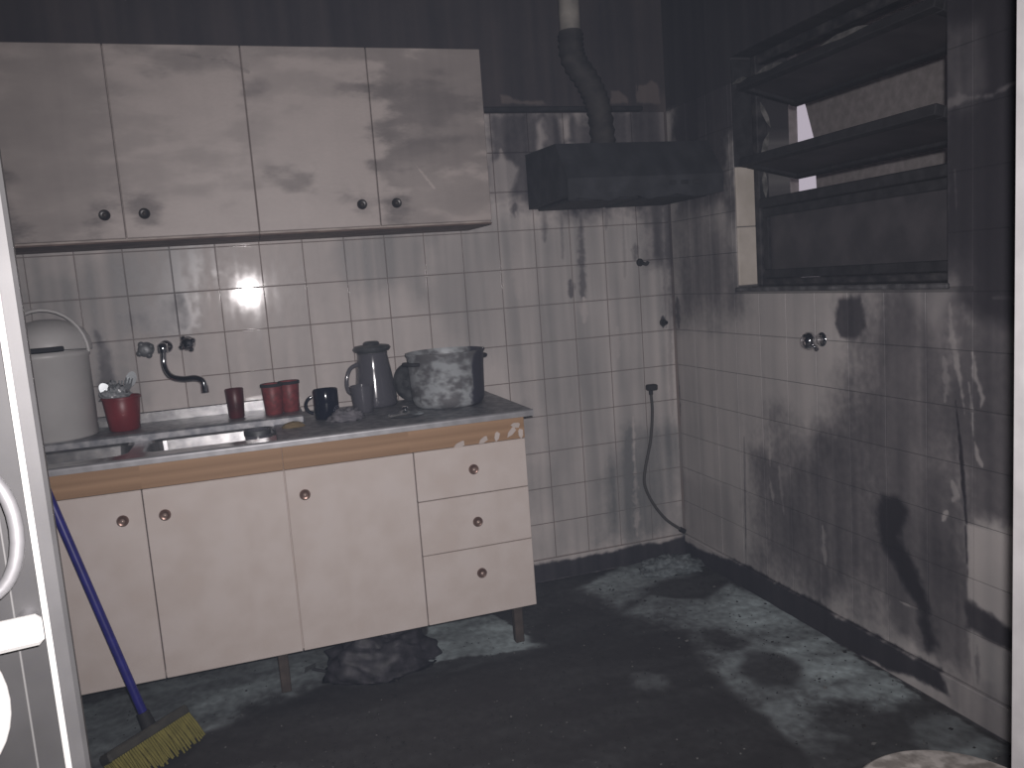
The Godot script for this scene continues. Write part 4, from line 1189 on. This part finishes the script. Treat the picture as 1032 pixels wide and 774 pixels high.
func build_crockery() -> void:
	var led := 0.858       # back ledge
	var top := 0.833
	# white can with a tap
	var c := Vector3(-0.634, led, -2.985)
	var o := thing("water_can", "tall white lidded can with a small tap at the end of the sink", "can", c)
	var st := begin()
	lathe(st, [Vector2(0, 0), Vector2(0.118, 0), Vector2(0.123, 0.006), Vector2(0.123, 0.262), Vector2(0.128, 0.267), Vector2(0.128, 0.277), Vector2(0.123, 0.282), Vector2(0.119, 0.277), Vector2(0.117, 0.02), Vector2(0, 0.012)], 48, Transform3D(Basis.IDENTITY, c))
	obj("body", st, M.can, o)
	st = begin()
	lathe(st, [Vector2(0.126, 0.284), Vector2(0.127, 0.294), Vector2(0.122, 0.325), Vector2(0.105, 0.355), Vector2(0.07, 0.378), Vector2(0.03, 0.388), Vector2(0, 0.390)], 48, Transform3D(Basis(Vector3(1, 0, 0.2).normalized(), deg_to_rad(-4.0)), c + Vector3(0, 0.0, -0.02)))
	obj("lid", st, M.can, o)
	st = begin()      # dark strip laid over the lid as the shade of an open gap
	lathe(st, [Vector2(0.124, 0.288), Vector2(0.1295, 0.290), Vector2(0.1285, 0.299), Vector2(0.120, 0.303)], 20, Transform3D(Basis(Vector3.UP, -0.95), c), 1.15)
	obj("lid_shade_strip", st, M.char, o)
	st = begin()
	var pts := []
	for k in 17:
		var a := PI * k / 16.0
		pts.append(c + Vector3(-0.128 * cos(a), 0.275 + 0.145 * sin(a), 0.012))
	tube(st, pts, 0.0055, 10)
	obj("handle", st, M.can, o)
	st = begin()
	var tp := c + Vector3(-0.075, 0.115, 0.098)
	tube(st, [tp, tp + Vector3(-0.01, 0, 0.03), tp + Vector3(-0.014, 0, 0.042)], 0.011, 12)
	tube(st, [tp + Vector3(-0.012, 0.004, 0.036), tp + Vector3(-0.012, -0.03, 0.036)], 0.008, 10)
	cbox(st, tp + Vector3(-0.012, 0.018, 0.034), Vector3(0.034, 0.008, 0.012), 0.002)
	obj("spigot", st, M.steel_dusty, o)

	# red beaker with cutlery
	c = Vector3(-0.432, led, -2.992)
	o = thing("cutlery_beaker", "red plastic beaker holding cutlery beside the white can", "beaker", c)
	st = begin()
	cup_shape(st, c, 0.047, 0.059, 0.114)
	obj("cup", st, M.red, o)
	st = begin()
	lathe(st, [Vector2(0.0575, 0.107), Vector2(0.062, 0.108), Vector2(0.062, 0.114), Vector2(0.058, 0.116)], 36, Transform3D(Basis.IDENTITY, c))
	obj("rim", st, M.red, o)
	var heads := [Vector3(-0.055, 0.165, 0.01), Vector3(0.046, 0.195, -0.005), Vector3(0.036, 0.175, 0.022), Vector3(-0.022, 0.160, 0.028), Vector3(0.006, 0.165, -0.03)]
	var spoon_labels := ["steel spoon leaning left out of the red beaker", "steel spoon leaning right, tallest in the red beaker", "shiny steel fork leaning right in the red beaker", "dull steel spoon at the front of the red beaker", "dull steel fork at the back of the red beaker"]
	for k in 5:
		var fork := k == 2 or k == 4
		var foot := c + Vector3(-heads[k].x * 0.4, 0.012, -heads[k].z * 0.4)
		var head: Vector3 = c + heads[k]
		var s := thing("fork" if fork else "spoon", spoon_labels[k], "fork" if fork else "spoon", foot, "cutlery in the red beaker")
		var dir := (head - foot).normalized()
		var flat := Vector3(0.25, 0, 1).normalized()
		var across := dir.cross(flat).normalized()
		flat = across.cross(dir)
		var frame := Transform3D(Basis(across, dir, flat), foot)
		var hl := (head - foot).length()
		st = begin()
		slab(st, [Vector2(-0.006, 0), Vector2(0.006, 0), Vector2(0.0035, hl - 0.05), Vector2(-0.0035, hl - 0.05)], 0.002, frame)
		obj("shaft", st, M.cutlery, s)
		st = begin()
		if fork:
			slab(st, [Vector2(-0.0035, hl - 0.052), Vector2(0.0035, hl - 0.052), Vector2(0.011, hl - 0.03), Vector2(0.011, hl), Vector2(0.007, hl), Vector2(0.006, hl - 0.02), Vector2(0.003, hl - 0.02), Vector2(0.002, hl), Vector2(-0.002, hl), Vector2(-0.003, hl - 0.02), Vector2(-0.006, hl - 0.02), Vector2(-0.007, hl), Vector2(-0.011, hl), Vector2(-0.011, hl - 0.03)], 0.002, frame)
			obj("tines", st, M.cutlery, s)
		else:
			lathe(st, [Vector2(0, -0.002), Vector2(0.6, 0.001), Vector2(1.0, 0.006), Vector2(0.98, 0.007), Vector2(0.6, 0.003), Vector2(0, 0.0)], 20, frame * Transform3D(Basis(Vector3(0.017, 0, 0), Vector3(0, 0, 1), Vector3(0, -0.027, 0)), Vector3(0, hl - 0.028, -0.003)))
			obj("bowl", st, M.cutlery, s)

	c = Vector3(-0.447, led + 0.108, -2.99)
	tag(lumpy("crumpled_wrapper", c, Vector3(0.040, 0.022, 0.034), 44, M.wrapper, 8.0, 0.7, 32), "crumpled grey plastic wrapper stuffed in the red beaker", "wrapper")
	# cups on the back ledge
	c = Vector3(-0.072, led, -2.975)
	o = thing("tumbler", "dark maroon tumbler on the ledge behind the sink", "cup", c)
	st = begin()
	cup_shape(st, c, 0.026, 0.031, 0.103)
	obj("cup", st, M.maroon, o)
	for k in 2:
		c = Vector3([0.053, 0.112][k], led, [-2.955, -2.985][k])
		o = thing("red_cup", ["scorched red cup, left of the two side by side behind the sink", "scorched red cup, right of the two side by side behind the sink"][k], "cup", c, "red cups behind the sink")
		st = begin()
		cup_shape(st, c, 0.029, 0.036, 0.108)
		obj("cup", st, M.red_scorched, o)
		st = begin()
		lathe(st, [Vector2(0.0345, 0.098), Vector2(0.0385, 0.099), Vector2(0.0385, 0.108), Vector2(0.036, 0.1095)], 32, Transform3D(Basis.IDENTITY, c))
		obj("rim", st, M.char, o)

	# navy mug
	c = Vector3(0.228, top, -2.885)
	o = thing("mug", "dark navy mug with its handle to the left on the worktop", "mug", c)
	st = begin()
	lathe(st, [Vector2(0, 0), Vector2(0.039, 0), Vector2(0.0425, 0.004), Vector2(0.0425, 0.100), Vector2(0.041, 0.103), Vector2(0.0385, 0.100), Vector2(0.0385, 0.01), Vector2(0, 0.008)], 40, Transform3D(Basis.IDENTITY, c))
	obj("body", st, M.navy, o)
	st = begin()
	pts = []
	for k in 13:
		var a := lerpf(-1.35, 1.35, k / 12.0)
		pts.append(c + Vector3(-0.040 - 0.030 * cos(a), 0.052 + 0.030 * sin(a), 0.006))
	tube(st, pts, 0.0058, 10)
	obj("handle", st, M.navy, o)
	# pale ring pattern on the front of the mug
	st = begin()
	for q in 3:
		var r := 0.006 + 0.0065 * q
		for k in 14:
			var a0 := TAU * k / 14.0
			var a1 := TAU * (k + 0.6) / 14.0
			var ring := []
			for e in [[r, a0], [r + 0.002, a0], [r + 0.002, a1], [r, a1]]:
				var w: float = 0.95 + e[0] * cos(e[1]) / 0.0425
				ring.append(c + Vector3(sin(w) * 0.0429, 0.024 + e[0] * sin(e[1]), cos(w) * 0.0429))
			quad(st, ring[0], ring[1], ring[2], ring[3], ring[0] - c - Vector3(0, 0.024, 0))
	obj("ring_pattern", st, M.print_pale, o)

	# crumpled rag
	c = Vector3(0.285, top, -2.80)
	o = tag(lumpy("rag", c, Vector3(0.055, 0.018, 0.045), 3, M.rag, 7.0, 0.45), "crumpled grey rag on the worktop in front of the navy mug", "rag")

	# glass jug
	c = Vector3(0.425, top, -3.045)
	o = thing("glass_jug", "smoky glass jug with a lid on the worktop by the back wall", "jug", c)
	st = begin()
	lathe(st, [Vector2(0, 0), Vector2(0.072, 0), Vector2(0.079, 0.008), Vector2(0.077, 0.04), Vector2(0.064, 0.14), Vector2(0.056, 0.192), Vector2(0.057, 0.2), Vector2(0.054, 0.2), Vector2(0.053, 0.192), Vector2(0.061, 0.14), Vector2(0.074, 0.04), Vector2(0.075, 0.012), Vector2(0, 0.008)], 44, Transform3D(Basis.IDENTITY, c))
	obj("body", st, M.glass_smoky, o)
	st = begin()
	lathe(st, [Vector2(0, 0.195), Vector2(0.052, 0.195), Vector2(0.053, 0.203), Vector2(0.066, 0.207), Vector2(0.071, 0.217), Vector2(0.066, 0.226), Vector2(0.05, 0.229), Vector2(0.03, 0.231), Vector2(0.028, 0.238), Vector2(0.02, 0.243), Vector2(0, 0.244)], 32, Transform3D(Basis.IDENTITY, c), TAU, 0.007)
	obj("lid", st, M.lid_dark, o)
	st = begin()
	tube(st, curve([c + Vector3(-0.053, 0.165, 0.01), c + Vector3(-0.088, 0.15, 0.02), c + Vector3(-0.105, 0.11, 0.025), c + Vector3(-0.102, 0.07, 0.025), c + Vector3(-0.074, 0.045, 0.015)], 5), 0.008, 10)
	obj("handle", st, M.glass_smoky, o)
	# small glass before it
	c = Vector3(0.360, top, -2.92)
	o = thing("drinking_glass", "small smoky drinking glass in front of the jug", "glass", c)
	st = begin()
	cup_shape(st, c, 0.034, 0.044, 0.098, 0.004)
	obj("glass", st, M.glass_smoky, o)

	# pot
	c = Vector3(0.662, top, -2.870)
	o = thing("cooking_pot", "large dented aluminium pot caked in pale powder and soot", "pot", c)
	st = begin()
	lathe(st, [Vector2(0, 0), Vector2(0.112, 0.0), Vector2(0.126, 0.010), Vector2(0.131, 0.03), Vector2(0.139, 0.185), Vector2(0.144, 0.191), Vector2(0.144, 0.196), Vector2(0.138, 0.197), Vector2(0.134, 0.185), Vector2(0.126, 0.03), Vector2(0.11, 0.008), Vector2(0, 0.006)], 64, Transform3D(Basis.IDENTITY, c), TAU, 0.008)
	obj("body", st, pot_material(), o)
	for s in [-1.0, 1.0]:
		st = begin()
		var dir := Vector3(cos(0.35) * s, 0, -sin(0.35) * s)
		var tan := Vector3(-dir.z, 0, dir.x)
		tube(st, curve([c + dir * 0.134 + tan * 0.035 + Vector3(0, 0.162, 0), c + dir * 0.158 + tan * 0.03 + Vector3(0, 0.164, 0), c + dir * 0.165 + Vector3(0, 0.165, 0), c + dir * 0.158 - tan * 0.03 + Vector3(0, 0.164, 0), c + dir * 0.134 - tan * 0.035 + Vector3(0, 0.162, 0)], 5), 0.0065, 10)
		obj("handle", st, M.char, o)
	# dark pan lid leaning behind the pot
	c = Vector3(0.560, top + 0.075, -3.05)
	o = thing("pan_lid", "dark pan lid leaning on edge behind the pot", "lid", Vector3(0.56, top, -3.05))
	var lean := Transform3D(Basis(Vector3(0.75, 0.2, 0.6).normalized(), Vector3(-0.2, 0.97, 0.1).normalized(), Vector3(-0.6, -0.15, 0.78).normalized()).orthonormalized() * Basis(Vector3.RIGHT, PI / 2 - 0.2), c)
	st = begin()
	lathe(st, [Vector2(0, -0.004), Vector2(0.070, -0.004), Vector2(0.074, 0.0), Vector2(0.070, 0.004), Vector2(0.05, 0.014), Vector2(0, 0.022)], 32, lean)
	obj("disc", st, M.lid_dark, o)
	st = begin()
	lathe(st, [Vector2(0, 0.02), Vector2(0.008, 0.02), Vector2(0.008, 0.03), Vector2(0.016, 0.034), Vector2(0.014, 0.042), Vector2(0, 0.044)], 16, lean)
	obj("knob", st, M.lid_dark, o)
	# small shiny lid lying by the pot
	c = Vector3(0.475, top, -2.735)
	o = thing("saucepan_lid", "small shiny metal lid lying on the worktop left of the pot", "lid", c)
	st = begin()
	lathe(st, [Vector2(0, 0.0), Vector2(0.058, 0.0), Vector2(0.063, 0.003), Vector2(0.061, 0.007), Vector2(0.04, 0.012), Vector2(0.02, 0.017), Vector2(0, 0.019)], 36, Transform3D(Basis.IDENTITY, c))
	obj("disc", st, M.cutlery, o)
	st = begin()
	lathe(st, [Vector2(0.005, 0.016), Vector2(0.005, 0.022), Vector2(0.012, 0.026), Vector2(0.010, 0.031), Vector2(0, 0.033)], 18, Transform3D(Basis.IDENTITY, c))
	obj("knob", st, M.chrome, o)
	# cup standing in the right basin
	c = Vector3(-0.010, 0.675, -2.76)
	o = thing("jar", "grey glass jar standing in the right-hand basin", "jar", c)
	st = begin()
	cup_shape(st, c, 0.036, 0.040, 0.165, 0.003)
	obj("glass", st, M.glass_smoky, o)
	st = begin()
	lathe(st, [Vector2(0.0385, 0.150), Vector2(0.042, 0.151), Vector2(0.042, 0.166), Vector2(0.039, 0.168)], 32, Transform3D(Basis.IDENTITY, c))
	obj("rim", st, M.lid_dark, o)
	# sponge
	o = tag(lumpy("sponge", Vector3(0.105, top, -2.775), Vector3(0.036, 0.009, 0.02), 5, M.sponge, 12.0, 0.2), "small yellowish sponge on the worktop beside the basin", "sponge")
	org = Vector3.ZERO

# a soft heap: flattened ball pushed about by noise, flat underneath
func lumpy(called: String, at: Vector3, size: Vector3, seed_value: int, m: Material, freq: float, amount: float, segs := 36) -> MeshInstance3D:
	var f := FastNoiseLite.new()
	f.seed = seed_value
	f.frequency = 1.0
	f.fractal_octaves = 3
	var rows := segs / 2
	var P := []
	for j in rows + 1:
		var line := []
		var e := -0.35 + (PI / 2 + 0.35) * j / rows
		for i in segs:
			var a := TAU * i / segs
			var d := Vector3(cos(a) * cos(e), sin(e), sin(a) * cos(e))
			var w := 1.0 + amount * (f.get_noise_3d(d.x * freq * 0.3, d.y * freq * 0.3, d.z * freq * 0.3) + 0.5 * absf(f.get_noise_3d(d.x * freq, d.y * freq, d.z * freq)))
			var q := Vector3(d.x * size.x, maxf(d.y, 0.0) * size.y * 2.0, d.z * size.z) * w
			if d.y < 0.0:
				q.y = 0.0
			line.append(q)
		P.append(line)
	var st := SurfaceTool.new()
	st.begin(Mesh.PRIMITIVE_TRIANGLES)
	st.set_smooth_group(0)
	for j in rows:
		for i in segs:
			var k := (i + 1) % segs
			for v in [P[j][i], P[j][k], P[j + 1][k], P[j][i], P[j + 1][k], P[j + 1][i]]:
				st.add_vertex(v)
	st.index()
	st.generate_normals()
	return obj(called, st, m, self, at)

func pot_material() -> StandardMaterial3D:
	var n := 256
	var a := noise_image(n, 0.02, 61, 5).get_data()
	var b := noise_image(n, 0.08, 62, 3).get_data()
	var col := PackedByteArray()
	col.resize(n * n * 3)
	for j in n:
		for i in n:
			var k := j * n + i
			var u := float(i) / n          # round the pot: 0 right, 0.25 front, 0.5 left
			var w := a[k] / 255.0 - 0.5
			var f := b[k] / 255.0 - 0.5
			var powder := clampf((w + f * 0.5) * 3.0 + 0.6, 0.0, 1.0)
			var c := Color(0.44, 0.44, 0.45).lerp(Color(0.70, 0.72, 0.73), powder)
			var dark := clampf((0.145 - absf(fposmod(u + 0.5, 1.0) - 0.53) + w * 0.06 + f * 0.02) / 0.015, 0.0, 1.0)   # burnt on the side away from the sink
			c = c.lerp(Color(0.27, 0.27, 0.31), dark)
			for q in 3:
				col[k * 3 + q] = int(clampf(c[q], 0.0, 1.0) * 255.0)
	var m := mat(Color.WHITE, 0.5, 0.15)
	m.albedo_texture = ImageTexture.create_from_image(Image.create_from_data(n, n, false, Image.FORMAT_RGB8, col))
	return m

# ------------------------------------------------------------------ things on the floor
func build_floor_things() -> void:
	# broom leaning on the worktop
	var b := thing("broom", "blue-handled broom with yellow bristles leaning on the sink cupboard", "broom", Vector3(-0.39, 0.0, -2.42))
	var foot := Vector3(-0.392, 0.075, -2.425)
	var lean := Vector3(-0.566, 0.722, -2.505) - foot
	var st := begin()
	tube(st, [foot, foot + lean, foot + lean * 1.75], 0.0125, 14)
	obj("handle", st, M.blue, b)
	st = begin()
	tube(st, [foot - lean * 0.02, foot + lean * 0.075], [0.021, 0.017], 14)
	obj("socket", st, M.rubber, b)
	var along := Vector3(0.69, 0, -0.72).normalized()
	var across := Vector3(0.72, 0, 0.69).normalized()
	var turn := Basis(along, Vector3.UP, along.cross(Vector3.UP)).orthonormalized()
	var tilt := Basis(along, -0.5) * turn
	var mid := Vector3(-0.398, 0.070, -2.40)
	st = begin()
	cbox(st, mid, Vector3(0.27, 0.03, 0.05), 0.006, tilt)
	obj("head_block", st, M.broom_block, b)
	st = begin()
	for i in 34:
		for j in 6:
			var o := mid + tilt * Vector3(lerpf(-0.128, 0.128, i / 33.0), -0.012, lerpf(-0.02, 0.02, j / 5.0))
			var e := o + across * (0.03 + 0.030 * (j / 5.0) + rng.randf_range(-0.006, 0.006)) + along * rng.randf_range(-0.008, 0.008)
			e.y = 0.003 + rng.randf_range(0.0, 0.008)
			tube(st, [o, o.lerp(e, 0.5) + Vector3(0, 0.003, 0), e], [0.0042, 0.0042, 0.0032], 5)
	var br := obj("bristles", st, M.bristle, b)
	br.set_meta("kind", "stuff")

	# round stool at the lower right corner
	var c := Vector3(0.99, 0, -0.94)
	c = Vector3(1.0139, 0, -0.9604)
	var s := thing("round_stool", "stained white round stool top at the bottom right corner", "stool", c)
	st = begin()
	lathe(st, [Vector2(0, 0.338), Vector2(0.145, 0.338), Vector2(0.160, 0.344), Vector2(0.1645, 0.356), Vector2(0.162, 0.366), Vector2(0.155, 0.370), Vector2(0, 0.370)], 56, Transform3D(Basis.IDENTITY, c))
	obj("seat", st, M.stool, s)
	for k in 4:
		var a := PI / 4 + PI / 2 * k
		var d := Vector3(cos(a), 0, sin(a))
		st = begin()
		tube(st, [c + d * 0.105 + Vector3(0, 0.342, 0), c + d * 0.145 + Vector3(0, 0.0, 0)], [0.013, 0.011], 10)
		obj("leg", st, M.stool, s)

	# burnt bundle half under the cupboard
	org = Vector3.ZERO
	tag(lumpy("burnt_cloth", Vector3(0.305, 0.0, -2.66), Vector3(0.175, 0.066, 0.11), 21, M.burnt_cloth, 4.0, 0.35, 48), "black bundle of burnt cloth under the front of the cupboards", "cloth")
	tag(lumpy("ash_heap", Vector3(1.60, 0.0, -3.00), Vector3(0.13, 0.022, 0.085), 33, M.ash, 6.0, 0.5, 40), "low heap of pale ash in the far corner of the floor", "ash")
	var t := thing("metal_scrap", "thin pale metal scrap on the floor left of the burnt cloth", "scrap", Vector3(0.08, 0.0, -2.70))
	st = begin()
	tube(st, curve([Vector3(0.145, 0.006, -2.675), Vector3(0.10, 0.012, -2.70), Vector3(0.075, 0.016, -2.72)], 4), 0.005, 8)
	obj("rod", st, M.char, t)
	st = begin()
	slab(st, [Vector2(-0.025, -0.008), Vector2(0.02, -0.010), Vector2(0.028, 0.004), Vector2(-0.01, 0.010)], 0.003, Transform3D(Basis(Vector3.RIGHT, -1.2) * Basis(Vector3.BACK, 0.5), Vector3(0.07, 0.020, -2.715)))
	obj("blade", st, M.cutlery, t)

	# crumbs of plaster and charcoal strewn over the floor: past counting
	for kind in 2:
		var mm := MultiMesh.new()
		mm.transform_format = MultiMesh.TRANSFORM_3D
		st = begin()
		org = Vector3.ZERO
		var v := [Vector3(1, 0, 0), Vector3(-0.8, 0.1, 0.3), Vector3(0.1, 0.6, 0.2), Vector3(-0.1, -0.5, -0.1), Vector3(0.2, 0.1, 0.9), Vector3(0.1, 0.2, -0.8)]
		for f in [[0, 2, 4], [0, 2, 5], [1, 2, 4], [1, 2, 5], [0, 3, 4], [0, 3, 5], [1, 3, 4], [1, 3, 5]]:
			tri(st, v[f[0]], v[f[1]], v[f[2]], v[f[0]] + v[f[1]] + v[f[2]])
		mm.mesh = st.commit()
		mm.instance_count = 2600 if kind == 0 else 420
		for i in mm.instance_count:
			var p := Vector3(rng.randf_range(-0.6, 1.72), 0.0, rng.randf_range(-3.05, -0.9))
			if p.x < 0.84 and p.z < -2.6 and rng.randf() < 0.7:
				p.z += 0.8
			var k := rng.randf_range(0.0018, 0.0045) * (1.0 if rng.randf() < 0.93 else 2.2)
			mm.set_instance_transform(i, Transform3D(Basis.from_euler(Vector3(rng.randf() * 0.6, rng.randf() * TAU, rng.randf() * 0.6)).scaled(Vector3(k, k * 0.8, k)), p + Vector3(0, k * 0.2, 0)))
		var mi := MultiMeshInstance3D.new()
		mi.name = ["charcoal_crumbs", "plaster_crumbs"][kind]
		mi.multimesh = mm
		mi.material_override = M.crumb_dark if kind == 0 else M.crumb_pale
		add_child(mi)
		tag(mi, ["black charcoal crumbs strewn over the kitchen floor", "pale plaster crumbs strewn over the kitchen floor"][kind], "debris")
		mi.set_meta("kind", "stuff")

# thin smoke still hanging in the room
func build_haze() -> void:
	var fog := FogVolume.new()
	fog.name = "smoke_haze"
	fog.shape = RenderingServer.FOG_VOLUME_SHAPE_BOX
	fog.size = Vector3(SIDE - LEFT, CEIL, FRONT - BACK)
	fog.position = Vector3((SIDE + LEFT) * 0.5, CEIL * 0.5, (FRONT + BACK) * 0.5)
	var fm := FogMaterial.new()
	fm.density = 0.031
	fm.albedo = Color(0.82, 0.89, 1.0)
	fog.material = fm
	add_child(fog)
	tag(fog, "thin bluish smoke haze hanging in the room", "smoke")
	fog.set_meta("kind", "stuff")
